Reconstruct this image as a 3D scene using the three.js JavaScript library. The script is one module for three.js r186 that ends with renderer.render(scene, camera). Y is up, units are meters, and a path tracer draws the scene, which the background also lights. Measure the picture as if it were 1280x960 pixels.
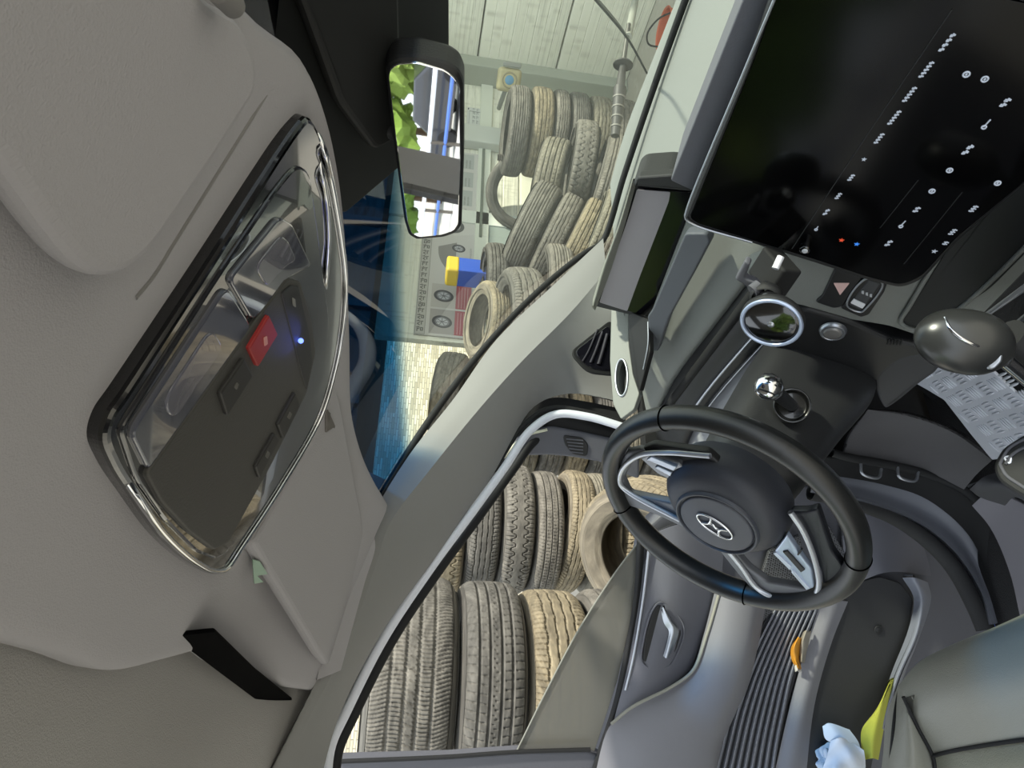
import * as THREE from 'three';
import { mergeGeometries } from 'three/addons/utils/BufferGeometryUtils.js';
import { ImprovedNoise } from 'three/addons/math/ImprovedNoise.js';
import { RoundedBoxGeometry } from 'three/addons/geometries/RoundedBoxGeometry.js';

// ------------------------------------------------------------------ camera, sky, sun, exposure
const V = (x, y, z) => new THREE.Vector3(x, y, z);
const scene = new THREE.Scene();
const EYE = V(0, 1.6, 0), FOCAL = 870;                         // metres above the yard; focal length in pixels of a 1280 x 960 frame
const PITCH = THREE.MathUtils.degToRad(8.3), ROLL = THREE.MathUtils.degToRad(5.1224);
// the phone is held sideways: picture right is the world's down
const DOWN = V(Math.cos(ROLL) * Math.cos(PITCH), Math.sin(ROLL) * Math.cos(PITCH), Math.sin(PITCH));
const LEFT = V(-0.16904, 0.47231, 0.86507); LEFT.addScaledVector(DOWN, -LEFT.dot(DOWN)).normalize();
const FRONT = LEFT.clone().cross(DOWN); if (FRONT.y > 0) FRONT.negate();
const toWorld = (v) => V(-LEFT.dot(v), -DOWN.dot(v), -FRONT.dot(v));   // vehicle axes: x right, y up, z to the rear
const camera = new THREE.PerspectiveCamera(2 * THREE.MathUtils.radToDeg(Math.atan(480 / FOCAL)), 4 / 3, 0.02, 300);
camera.matrixAutoUpdate = true;
camera.position.copy(EYE);
camera.quaternion.setFromRotationMatrix(new THREE.Matrix4().makeBasis(toWorld(V(1, 0, 0)), toWorld(V(0, -1, 0)), toWorld(V(0, 0, -1))));
scene.add(camera);

const renderer = new THREE.WebGLRenderer({ antialias: true });
renderer.toneMapping = THREE.LinearToneMapping;
renderer.toneMappingExposure = 1.5;
renderer.shadowMap.enabled = true;
scene.background = new THREE.Color(0.86, 0.93, 1.0);
scene.backgroundIntensity = 1.35;
const sun = new THREE.DirectionalLight(new THREE.Color(1, 0.95, 0.84), 4.2);
sun.position.set(6.0, 11.1, -5.4); sun.target.position.set(-1.4, 0.6, -0.8);
sun.castShadow = true; sun.shadow.radius = 5; sun.shadow.mapSize.set(2048, 2048);
Object.assign(sun.shadow.camera, { left: -9, right: 9, top: 9, bottom: -9, near: 0.5, far: 40 });
scene.add(sun, sun.target);

// ------------------------------------------------------------------ measuring the place: a sight line meets a surface of the vehicle
const ray = (x, y) => toWorld(V(x - 640, y - 480, FOCAL)).divideScalar(FOCAL);
const at = (x, y, t) => ray(x, y).multiplyScalar(t).add(EYE);
const meet = (x, y, pl) => { const r = ray(x, y); return r.multiplyScalar(pl.p.clone().sub(EYE).dot(pl.n) / r.dot(pl.n)).add(EYE); };
const plane = (p, n, off = 0) => { n = n.clone().normalize(); if (n.dot(EYE.clone().sub(p)) < 0) n.negate(); return { p: p.clone().addScaledVector(n, off), n }; };
const rel = (x, y, z) => V(x, y + 1.6, z);                      // heights counted from the eye
const atX = (x, y, X) => { const r = ray(x, y); return r.multiplyScalar(X / r.x).add(EYE); };
const atY = (x, y, Y) => { const r = ray(x, y); return r.multiplyScalar(Y / r.y).add(EYE); };
const atZ = (x, y, Z) => { const r = ray(x, y); return r.multiplyScalar(Z / r.z).add(EYE); };
const off = (pl, d) => ({ p: pl.p.clone().addScaledVector(pl.n, d), n: pl.n });
const three = (a, b, c) => { const [p, q, r] = [a, b, c].map((v) => at(...v)); return plane(p, q.clone().sub(p).cross(r.clone().sub(p))); };

let seed = 7;
const rnd = () => { seed = (seed * 1664525 + 1013904223) >>> 0; return seed / 4294967296; };
const noise = new ImprovedNoise();

// ------------------------------------------------------------------ names
const used = new Map();
const numbered = (name) => { const n = used.get(name) ?? 0; used.set(name, n + 1); return n ? name + '_' + String(n).padStart(3, '0') : name; };
function obj(name, geometry, material, parent) {
  const g = Array.isArray(geometry) ? mergeGeometries(geometry.map((q) => { const c = q.index ? q.toNonIndexed() : q.clone(); for (const k of Object.keys(c.attributes)) if (!['position', 'normal', 'uv'].includes(k)) c.deleteAttribute(k); return c; })) : geometry;
  const m = new THREE.Mesh(g, material); m.name = numbered(name); m.castShadow = m.receiveShadow = true;
  if (parent) parent.add(m);
  return m;
}
function thing(name, label, category, group) {
  const o = new THREE.Group(); o.name = numbered(name); o.userData = { label, category };
  if (group) o.userData.group = group;
  scene.add(o); return o;
}
function struct(name, label) { const o = new THREE.Group(); o.name = numbered(name); o.userData = { kind: 'structure' }; if (label) o.userData.label = label; scene.add(o); return o; }
// moves a group's origin to the base of what it holds, leaving everything where it stands
function settle(o) {
  o.updateMatrixWorld(true);
  const b = new THREE.Box3().setFromObject(o), c = b.getCenter(V(0, 0, 0)); c.y = b.min.y;
  for (const k of o.children) k.position.sub(c);
  o.position.copy(c); return o;
}

// ------------------------------------------------------------------ shapes
function outline(pts, radius = 0) {
  const s = new THREE.Shape(), n = pts.length;
  for (let i = 0; i < n; i++) {
    const p = pts[i], a = pts[(i + n - 1) % n], b = pts[(i + 1) % n], da = p.distanceTo(a), db = p.distanceTo(b);
    const r = Math.min(radius, da * 0.45, db * 0.45);
    const q0 = p.clone().lerp(a, da ? r / da : 0), q1 = p.clone().lerp(b, db ? r / db : 0);
    if (i) s.lineTo(q0.x, q0.y); else s.moveTo(q0.x, q0.y);
    if (r > 1e-6) s.quadraticCurveTo(p.x, p.y, q1.x, q1.y);
  }
  s.closePath(); return s;
}
function frameOf(pl, along = V(1, 0, 0)) {
  const e1 = along.clone().addScaledVector(pl.n, -along.dot(pl.n)).normalize(), e2 = pl.n.clone().cross(e1);
  return { e1, e2, m: new THREE.Matrix4().makeBasis(e1, e2, pl.n).setPosition(pl.p) };
}
// a solid sheet on a plane whose edge is seen along the given sight lines; thick grows away from the cabin
function sheet(px, pl, { thick = 0.01, bevel = 0.002, radius = 0.004, along, holes = [], smooth = false } = {}) {
  const f = frameOf(pl, along);
  const local = (q) => { const w = (q.isVector3 ? q.clone() : meet(q[0], q[1], pl)).sub(pl.p); return new THREE.Vector2(w.dot(f.e1), w.dot(f.e2)); };
  let pts = px.map(local);
  if (smooth) { pts = new THREE.CatmullRomCurve3(pts.map((p) => V(p.x, p.y, 0)), true, 'centripetal').getPoints(pts.length * 6).slice(0, -1).map((p) => new THREE.Vector2(p.x, p.y)); radius = 0; }
  if (THREE.ShapeUtils.isClockWise(pts)) pts.reverse();
  const s = outline(pts, radius);
  for (const h of holes) { const hp = h.map(local); if (!THREE.ShapeUtils.isClockWise(hp)) hp.reverse(); s.holes.push(outline(hp, radius)); }
  const b = Math.min(bevel, thick / 2);
  const g = new THREE.ExtrudeGeometry(s, { depth: thick - 2 * b || 1e-4, bevelEnabled: b > 0, bevelThickness: b, bevelSize: b, bevelOffset: -b, bevelSegments: 3, curveSegments: 6 });
  g.translate(0, 0, -(thick - b));
  g.applyMatrix4(f.m); return g;
}
// a smooth skin through rows of points, with thickness away from the eye
function skin(rows, { nu = 6, nv = 6, thick = 0.006, closed = false } = {}) {
  const across = rows.map((r) => new THREE.CatmullRomCurve3(r, false, 'centripetal').getPoints((r.length - 1) * nu));
  const cols = across[0].length, grid = [];
  for (let j = 0; j < cols; j++) grid.push(new THREE.CatmullRomCurve3(across.map((r) => r[j]), closed, 'centripetal').getPoints((rows.length - (closed ? 0 : 1)) * nv));
  const R = grid[0].length;
  const nor = (i, j) => {
    const a = grid[Math.min(j + 1, cols - 1)][i].clone().sub(grid[Math.max(j - 1, 0)][i]), b = grid[j][Math.min(i + 1, R - 1)].clone().sub(grid[j][Math.max(i - 1, 0)]);
    return a.cross(b).normalize();
  };
  const mid = nor(R >> 1, cols >> 1), sign = mid.dot(EYE.clone().sub(grid[cols >> 1][R >> 1])) > 0 ? 1 : -1;
  const pos = [], nrm = [], uv = [], idx = [], lay = thick > 0 ? 2 : 1;
  for (let k = 0; k < lay; k++) for (let i = 0; i < R; i++) { let u = 0; for (let j = 0; j < cols; j++) {
    const n = nor(i, j).multiplyScalar(sign), p = grid[j][i].clone(); if (k) p.addScaledVector(n, -thick);
    if (j) u += grid[j][i].distanceTo(grid[j - 1][i]);
    let v = 0; for (let q = 1; q <= i && j === 0; q++) v += grid[0][q].distanceTo(grid[0][q - 1]);
    pos.push(p.x, p.y, p.z); n.multiplyScalar(k ? -1 : 1); nrm.push(n.x, n.y, n.z); uv.push(u, j === 0 ? v : uv[uv.length - 1]);
  } }
  const id = (k, i, j) => k * R * cols + i * cols + j;
  for (let k = 0; k < lay; k++) for (let i = 0; i < R - 1; i++) for (let j = 0; j < cols - 1; j++) {
    const q = [id(k, i, j), id(k, i, j + 1), id(k, i + 1, j + 1), id(k, i + 1, j)];
    if ((sign > 0) === (k === 0)) idx.push(q[0], q[1], q[2], q[0], q[2], q[3]); else idx.push(q[0], q[2], q[1], q[0], q[3], q[2]);
  }
  if (lay === 2) {
    const rim = []; for (let j = 0; j < cols; j++) rim.push([0, j]); for (let i = 1; i < R; i++) rim.push([i, cols - 1]); for (let j = cols - 2; j >= 0; j--) rim.push([R - 1, j]); for (let i = R - 2; i > 0; i--) rim.push([i, 0]);
    for (let q = 0; q < rim.length; q++) { const [a, b] = rim[q], [c, d] = rim[(q + 1) % rim.length]; idx.push(id(0, a, b), id(1, a, b), id(1, c, d), id(0, a, b), id(1, c, d), id(0, c, d)); }
  }
  const g = new THREE.BufferGeometry();
  g.setAttribute('position', new THREE.Float32BufferAttribute(pos, 3)); g.setAttribute('normal', new THREE.Float32BufferAttribute(nrm, 3)); g.setAttribute('uv', new THREE.Float32BufferAttribute(uv, 2)); g.setIndex(idx);
  return g;
}
const tube = (pts, r, seg = 0, radial = 10, closed = false) => new THREE.TubeGeometry(new THREE.CatmullRomCurve3(pts, closed, 'centripetal'), seg || Math.max(8, pts.length * 8), r, radial, closed);
const orient = (g, p, dir, spin = 0) => { const q = new THREE.Quaternion().setFromUnitVectors(V(0, 1, 0), dir.clone().normalize()); g.rotateY(spin); g.applyQuaternion(q); g.translate(p.x, p.y, p.z); return g; };
const rod = (a, b, r0, r1 = r0, seg = 16) => { const d = b.clone().sub(a); return orient(new THREE.CylinderGeometry(r1, r0, d.length(), seg), a.clone().lerp(b, 0.5), d); };
const box = (w, h, d, p, r = 0) => { const g = r ? new RoundedBoxGeometry(w, h, d, 3, r) : new THREE.BoxGeometry(w, h, d); g.translate(p.x, p.y, p.z); return g; };
const lathe = (prof, seg = 40) => new THREE.LatheGeometry(prof.map(([r, y]) => new THREE.Vector2(r, y)), seg);

// ------------------------------------------------------------------ materials
function canvas(w, h, draw) { const c = document.createElement('canvas'); c.width = w; c.height = h; draw(c.getContext('2d'), w, h); const t = new THREE.CanvasTexture(c); t.magFilter = THREE.LinearFilter; t.anisotropy = 8; return t; }
function grainTexture(size, f) {
  const d = new Uint8Array(size * size * 4);
  for (let y = 0; y < size; y++) for (let x = 0; x < size; x++) { const v = Math.max(0, Math.min(255, 255 * f(x / size, y / size))), i = (y * size + x) * 4; d[i] = d[i + 1] = d[i + 2] = v; d[i + 3] = 255; }
  const t = new THREE.DataTexture(d, size, size); t.wrapS = t.wrapT = THREE.RepeatWrapping; t.magFilter = THREE.LinearFilter; t.minFilter = THREE.LinearMipmapLinearFilter; t.generateMipmaps = true; t.needsUpdate = true; return t;
}
const tiledNoise = (u, v, f, z) => { const a = u * Math.PI * 2, b = v * Math.PI * 2; return noise.noise(Math.cos(a) * f + 9, Math.sin(a) * f + Math.cos(b) * f, Math.sin(b) * f + z); };
const grain = grainTexture(256, (u, v) => 0.5 + 0.35 * tiledNoise(u, v, 9, 1) + 0.35 * (rnd() - 0.5)); grain.repeat.set(12, 12);
const weave = grainTexture(256, (u, v) => 0.5 + 0.5 * (rnd() - 0.5) + 0.2 * tiledNoise(u, v, 14, 3)); weave.repeat.set(9, 9);
const dirt = grainTexture(256, (u, v) => 0.82 + 0.22 * tiledNoise(u, v, 2.2, 5) + 0.12 * tiledNoise(u, v, 7, 8) + 0.06 * (rnd() - 0.5)); dirt.colorSpace = THREE.SRGBColorSpace;
const std = (color, roughness, o = {}) => new THREE.MeshStandardMaterial({ color, roughness, ...o });
const phys = (color, roughness, o = {}) => new THREE.MeshPhysicalMaterial({ color, roughness, ...o });
const rep = (t, a, b = a) => { const c = t.clone(); c.repeat.set(a, b); c.needsUpdate = true; return c; };
const M = {
  headliner: std('#9d9b9e', 0.95, { bumpMap: weave, bumpScale: 0.0004 }),
  liner: std('#9a9896', 0.97, { bumpMap: weave, bumpScale: 0.0006 }),
  pillar: std('#828281', 0.75, { bumpMap: grain, bumpScale: 0.0002 }),
  darkTrim: std('#55565d', 0.6, { bumpMap: grain, bumpScale: 0.0003 }),
  dash: std('#777a76', 0.55, { bumpMap: grain, bumpScale: 0.0003 }),
  doorCard: std('#5c5d65', 0.55, { bumpMap: grain, bumpScale: 0.00025 }),
  armrest: std('#747479', 0.6, { bumpMap: grain, bumpScale: 0.00025 }),
  blackPlastic: std('#17181a', 0.5, { bumpMap: grain, bumpScale: 0.0002 }),
  matteBlack: std('#0c0d0f', 0.8),
  pianoBlack: phys('#060607', 0.12, { clearcoat: 1, clearcoatRoughness: 0.04 }),
  screenGlass: phys('#050506', 0.12, { specularIntensity: 0.35 }),
  rubber: std('#101113', 0.75),
  seal: std('#dde1ec', 0.35),
  chrome: std('#d7d8da', 0.12, { metalness: 1 }),
  satin: std('#a9adb4', 0.32, { metalness: 0.85 }),
  greyPaint: std('#b9bcc2', 0.5),
  leather: std('#22242a', 0.38, { bumpMap: grain, bumpScale: 0.0002 }),
  hubPlastic: std('#33353c', 0.5, { bumpMap: grain, bumpScale: 0.0002 }),
  seatLeather: std('#84847b', 0.42, { bumpMap: grain, bumpScale: 0.0004 }),
  consoleGrey: std('#3b3a37', 0.55, { bumpMap: grain, bumpScale: 0.0002 }),
  clearGrey: phys('#474953', 0.08, { clearcoat: 1, clearcoatRoughness: 0.03 }),
  red: std('#8e1f1f', 0.5),
  pane: phys('#ffffff', 0.02, { transmission: 1, thickness: 0, ior: 1.45 }),
  cream: std('#d9dbc4', 0.8, { map: dirt }),
};

// ================================================================== SETTING: the vehicle shell
// roof lining: flat in the middle, rolling down to the door rails
{
  const xs = [0.24, 0.16, 0.0, -0.3, -0.6, -0.9, -1.02, -1.12, -1.19, -1.225], ys = [0.05, 0.13, 0.185, 0.203, 0.205, 0.196, 0.18, 0.152, 0.118, 0.088];
  const zs = [-0.3, -0.05, 0.15, 0.5, 1.0, 1.7];
  const g = skin(zs.map((z) => xs.map((x, i) => rel(x, ys[i] - (z < -0.1 ? 0.0 : 0) + 0.012 * Math.sin(z * 5) * (i > 5 && i < 9 ? 1 : 0), z))), { nu: 4, nv: 4, thick: 0.02 });
  const c = obj('ceiling', g, M.liner); c.userData.kind = 'structure'; scene.add(c);
  const outer = obj('roof', skin([-0.46, -0.2, 0.5, 1.7].map((z) => [0.3, 0.1, -0.5, -1.1, -1.3].map((x) => rel(x, 0.31 - 0.22 * ((x + 0.5) / 0.8) ** 4 - (z < -0.4 ? 0.12 : 0), z))), { thick: 0.02 }), std('#d8dadd', 0.4)); outer.userData.kind = 'structure'; scene.add(outer);
}
// windscreen, curved, with a blue shade band along its top edge
const wsAt = (u, v) => {                                        // u -1..1 across, v 0 (top) .. 1 (cowl)
  const x = -0.5 + 0.745 * u * (0.92 + 0.08 * v), top = [0.10 - 0.052 * u * u, -0.45 + 0.075 * u * u], low = [-0.45 + 0.02 * u * u, -1.28 + 0.17 * u * u];
  const y = top[0] + (low[0] - top[0]) * v, z = top[1] + (low[1] - top[1]) * v;
  const bow = 0.05 * v * (1 - v) * 4;
  return rel(x, y + bow * 0.55, z - bow * 0.8);
};
{
  const nu = 40, nv = 40, pos = [], uv = [], idx = [];
  for (let i = 0; i <= nv; i++) for (let j = 0; j <= nu; j++) { const p = wsAt(-1.02 + 2.04 * j / nu, -0.06 + 1.1 * i / nv); pos.push(p.x, p.y, p.z); uv.push(j / nu, 1 - i / nv); }
  for (let i = 0; i < nv; i++) for (let j = 0; j < nu; j++) { const a = i * (nu + 1) + j, b = a + 1, c = a + nu + 1, d = c + 1; idx.push(a, c, b, b, c, d); }
  const g = new THREE.BufferGeometry(); g.setAttribute('position', new THREE.Float32BufferAttribute(pos, 3)); g.setAttribute('uv', new THREE.Float32BufferAttribute(uv, 2)); g.setIndex(idx); g.computeVertexNormals();
  const band = canvas(8, 512, (k, w, h) => {
    const f = k.createLinearGradient(0, 0, 0, h);
    f.addColorStop(0, '#15416a'); f.addColorStop(0.165, '#1f5a8c'); f.addColorStop(0.2, '#e2f0ee'); f.addColorStop(0.24, '#f4faf0'); f.addColorStop(1, '#f4faf0');
    k.fillStyle = f; k.fillRect(0, 0, w, h);
  }); band.colorSpace = THREE.SRGBColorSpace;
  const w = struct('window_1', 'curved windscreen with a blue shade band along its top');
  obj('glass', g, phys('#ffffff', 0.02, { transmission: 1, thickness: 0, ior: 1.4, map: band, side: THREE.DoubleSide }), w);
  // black ceramic band and camera housing behind the mirror
  const wsMid = plane(rel(-0.5, 0.1, -0.45), V(0, 1, -Math.tan(THREE.MathUtils.degToRad(35))), 0.012);
  obj('black_band', sheet([[215, -70], [250, 30], [300, 110], [370, 190], [430, 268], [502, 207], [540, 180], [566, 120], [562, 60], [562, -60]], wsMid, { thick: 0.012, radius: 0.006 }), std('#0d100f', 0.6), w);
  obj('camera_housing', sheet([[360, -50], [400, 60], [425, 130], [470, 190], [505, 170], [500, -50]], off(wsMid, 0.014), { thick: 0.012, radius: 0.01, bevel: 0.005 }), std('#0b0d0d', 0.65), w);
  const edge = []; for (let i = 0; i <= 12; i++) edge.push(wsAt(-1.0, 0.02 + i * 0.081)); for (let j = 1; j <= 10; j++) edge.push(wsAt(-1 + j * 0.2, 0.995));
  obj('rubber_edge', tube(edge, 0.007), M.rubber, w);
}
// front pillar on the driver's side
{
  const P = (x, y, t) => at(x, y, t);
  const t1 = struct('trim_1', 'grey moulded front pillar lining beside the windscreen');
  const edge = [[330, 985], [372, 900], [418, 800], [452, 690], [466, 645], [512, 568], [566, 500], [620, 425], [690, 358], [754, 298]];
  const crease = [[345, 985], [385, 900], [436, 800], [470, 705], [487, 655], [540, 584], [600, 510], [652, 452], [712, 392], [758, 338]];
  const inner = [[398, 985], [424, 895], [478, 790], [540, 703], [586, 636], [612, 600], [634, 562], [668, 508], [712, 492], [790, 505]];
  const gX = [-1.13, -1.14, -1.155, -1.165, -1.172, -1.182, -1.19, -1.2, -1.215, -1.235], cX = [-1.145, -1.15, -1.16, -1.165, -1.166, -1.17, -1.175, -1.183, -1.198, -1.22], iX = [-1.215, -1.225, -1.24, -1.25, -1.258, -1.262, -1.264, -1.266, -1.268, -1.268];
  obj('pillar_lining', skin(edge.map((e, i) => { const a = atX(...crease[i], cX[i]), b = atX(...inner[i], iX[i]); return [a, a.clone().lerp(b, 0.35).add(V(0.006, 0, 0.004)), a.clone().lerp(b, 0.7).add(V(0.006, 0, 0.004)), b]; }), { nu: 5, nv: 6, thick: 0.012 }), M.pillar, t1);
  obj('pillar_return', skin(edge.map((e, i) => { const a = atX(...e, gX[i]), b = atX(...crease[i], cX[i]); return [a, a.clone().lerp(b, 0.5).add(V(0.002, 0.001, 0)), b]; }), { nu: 5, nv: 6, thick: 0.008 }), M.pillar, t1);
  // moulded cap where the pillar meets the roof lining
  obj('top_cap', skin([[atX(396, 850, -1.14), atX(426, 838, -1.15)], [atX(420, 740, -1.14), atX(456, 728, -1.15)], [atX(430, 680, -1.14), atX(469, 684, -1.15)], [atX(430, 640, -1.135), atX(466, 662, -1.15)]], { thick: 0.008 }), M.headliner, t1);
  // small fixed pane in the pillar foot
  const q = three([690, 470, 1.39], [765, 495, 1.42], [760, 360, 1.53]);
  obj('quarter_frame', sheet([[712, 440], [765, 398], [772, 470], [735, 466]], off(q, 0.006), { thick: 0.006, radius: 0.02 }), M.matteBlack, t1);
  obj('quarter_pane', sheet([[717, 440], [762, 405], [767, 464], [736, 460]], off(q, 0.008), { thick: 0.003, bevel: 0.001, radius: 0.018 }), phys('#15151b', 0.1, { clearcoat: 1 }), t1);
  for (const k of [0, 1, 2]) obj('painted_reflection', tube([[728 + k * 10, 452 + k * 2], [735 + k * 9, 440], [747 + k * 6, 412 + k * 3]].map(([x, y]) => meet(x, y, off(q, 0.008))), 0.002 + k * 0.001), std('#26242c', 0.4), t1);  // dark tubes put on the pane to draw its reflections
}
// weather seals round the door opening
{
  const t2 = struct('trim_2', 'rubber and painted weather seals round the open driver door');
  const path = [[402, 985], [408, 930], [428, 885], [474, 795], [534, 705], [586, 635], [626, 580], [658, 534], [690, 514], [730, 517], [775, 530]];
  obj('painted_flange', tube(path.map(([x, y], i) => atX(x + 5, y + 4, -1.262)), 0.0085, 120), M.seal, t2);
  obj('inner_seal', tube(path.map(([x, y], i) => atX(x - 3, y - 3, -1.268)), 0.006, 120), M.rubber, t2);
  obj('hinge_cover', skin([[[640, 524], [652, 536]], [[664, 507], [670, 522]], [[692, 497], [696, 514]], [[728, 501], [730, 518]], [[782, 512], [782, 534]]].map((r) => r.map(([x, y]) => atX(x, y, -1.295))), { thick: 0.008 }), M.matteBlack, t2);
  obj('outer_seal', tube(path.map(([x, y], i) => atX(x + 15 - (i > 6 ? 4 : 0), y + 8 + (i > 6 ? 9 : 0), -1.285 - 0.004 * i)), 0.0085, 120), M.rubber, t2);
}
// rear of the body: centre pillar, side rail, sill behind the driver (seen in the mirror)
{
  const b = struct('wall_left', 'grey lined centre pillar behind the driver door');
  obj('centre_pillar', skin([[rel(-1.22, 0.08, 0.26), rel(-1.235, 0.08, 0.32), rel(-1.24, 0.08, 0.39)], [rel(-1.29, -0.4, 0.24), rel(-1.285, -0.4, 0.31), rel(-1.3, -0.4, 0.39)], [rel(-1.33, -1.1, 0.2), rel(-1.33, -1.1, 0.3), rel(-1.33, -1.1, 0.42)]], { thick: 0.03 }), M.pillar, b);
  obj('rear_panel', skin([[rel(-1.31, -0.6, 0.38), rel(-1.31, -0.6, 1.7)], [rel(-1.34, -1.1, 0.38), rel(-1.34, -1.1, 1.7)]], { thick: 0.03 }), M.darkTrim, b);
}
// floor of the cab
{
  const f = struct('floor', 'black carpeted footwell floor');
  obj('carpet', box(1.52, 0.04, 2.6, rel(-0.46, -1.17, 0.42)), std('#121214', 0.95, { bumpMap: weave, bumpScale: 0.002 }), f);
  obj('side_panel', box(0.03, 0.75, 0.7, rel(-1.255, -0.86, -0.92)), std('#0f0f11', 0.95), f);
  obj('toe_board', skin([[rel(0.25, -1.15, -0.72), rel(-1.2, -1.15, -0.72)], [rel(0.25, -0.95, -0.92), rel(-1.2, -0.95, -0.92)], [rel(0.25, -0.5, -1.0), rel(-1.25, -0.5, -1.0)]], { thick: 0.03 }), std('#0f0f11', 0.95), f);
}

// ================================================================== OVERHEAD
const slope = 0.275, modPlane = plane(rel(-0.359, 0.152, -0.149), V(0, -1, slope));
const modY = (x, z) => 0.152 - slope * (-z - 0.149) - (x < -0.82 ? 0.62 * (-0.82 - x) ** 2 : 0) - (x > -0.1 ? 0.5 * (x + 0.1) ** 2 : 0);
{
  const m = thing('overhead_shelf', 'wide warm grey moulded shelf across the roof above the windscreen', 'shelf');
  const xs = [0.2, 0.05, -0.1, -0.25, -0.32, -0.38, -0.46, -0.55, -0.66, -0.74, -0.82, -0.9, -1.0, -1.08, -1.15], rear = [-0.05, -0.05, -0.05, -0.05, -0.052, -0.053, -0.055, -0.056, -0.078, -0.094, -0.094, -0.094, -0.094, -0.094, -0.096], lead = [[-0.46, -0.447], [-0.37, -0.43], [-0.32, -0.408], [-0.25, -0.352], [-0.05, -0.25], [1, -0.25]], front = (x) => { for (let i = 1; i < lead.length; i++) if (x >= lead[i - 1][0] && x <= lead[i][0]) return lead[i - 1][1] + (lead[i][1] - lead[i - 1][1]) * (x - lead[i - 1][0]) / (lead[i][0] - lead[i - 1][0]); return -0.452 + 0.075 * ((x + 0.5) / 0.745) ** 2; };
  const rows = xs.map((x, i) => [-0.03, 0, 0.06, 0.3, 0.55, 0.8, 0.96, 1.0].map((v, k) => { const z = rear[i] + (front(x) - rear[i]) * Math.max(0, v); return rel(x, modY(x, z) + (k === 0 ? 0.022 : k === 1 ? 0.004 : k === 7 ? 0.01 : 0), z); }));
  obj('shell', skin(rows, { nu: 4, nv: 5, thick: 0.008 }), M.headliner, m);
  // dark netting in the slot at the back of the shelf
  obj('net', sheet([[214, 796], [268, 790], [318, 838], [366, 876], [332, 884], [270, 838]], three([216, 797, 0.575], [366, 876, 1.03], [330, 883, 1.0]), { thick: 0.004, bevel: 0.001, radius: 0.004 }), phys('#050506', 1, { specularIntensity: 0.1, bumpMap: weave, bumpScale: 0.001 }), m);
  // pocket round the passenger visor
  obj('visor_lip', tube([[338, 106], [330, 120], [215, 305], [190, 345], [168, 372]].map(([x, y]) => meet(x, y, off(modPlane, -0.0006))), 0.0016), M.liner, m);
  settle(m);
}
function visor(name, label, px, pl, extra) {
  const v = thing(name, label, 'sun visor');
  obj('board', sheet(px, pl, { thick: 0.016, bevel: 0.0065, smooth: true }), M.headliner, v);
  extra?.(v); settle(v);
}
visor('sun_visor', 'broad grey fabric sun visor folded up at the top corner, beside the lamp console', [[-120, 120], [-20, 185], [25, 240], [62, 292], [100, 335], [130, 349], [160, 343], [190, 318], [230, 262], [300, 155], [322, 115], [324, 82], [314, 45], [297, 22], [270, 5], [200, -60], [40, -120]], off(modPlane, 0.022), (v) => {
  obj('pivot', rod(meet(272, -12, off(modPlane, 0.03)), meet(292, 8, off(modPlane, 0.03)), 0.005), M.liner, v);
});
const visorPlane = three([319, 678, 0.655], [414, 832, 1.06], [425, 490, 0.835]);
visor('sun_visor', 'smaller grey driver sun visor folded up by the pillar, with a hook on its edge', [[319, 680], [332, 655], [360, 602], [400, 520], [409, 488], [417, 478], [424, 495], [434, 545], [446, 610], [454, 655], [455, 690], [450, 732], [440, 772], [430, 803], [421, 826], [413, 833], [403, 824], [380, 786], [350, 736], [326, 696]], visorPlane, (v) => {
  obj('hook', sheet([[409, 512], [414, 516], [412, 527], [419, 534], [409, 541]], off(visorPlane, 0.003), { thick: 0.004, radius: 0.001 }), std('#5d5955', 0.6), v);
});
{
  const s = thing('folded_paper', 'crumpled pale green slip tucked behind the driver visor', 'paper');
  const pl = off(three([319, 705, 0.68], [340, 735, 0.72], [330, 690, 0.68]), 0.0);
  obj('slip', sheet([[316, 700], [325, 702], [335, 718], [322, 720], [330, 728], [318, 730]], pl, { thick: 0.002, bevel: 0.0005, radius: 0.001 }), std('#8fa595', 0.8), s); settle(s);
}
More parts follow.
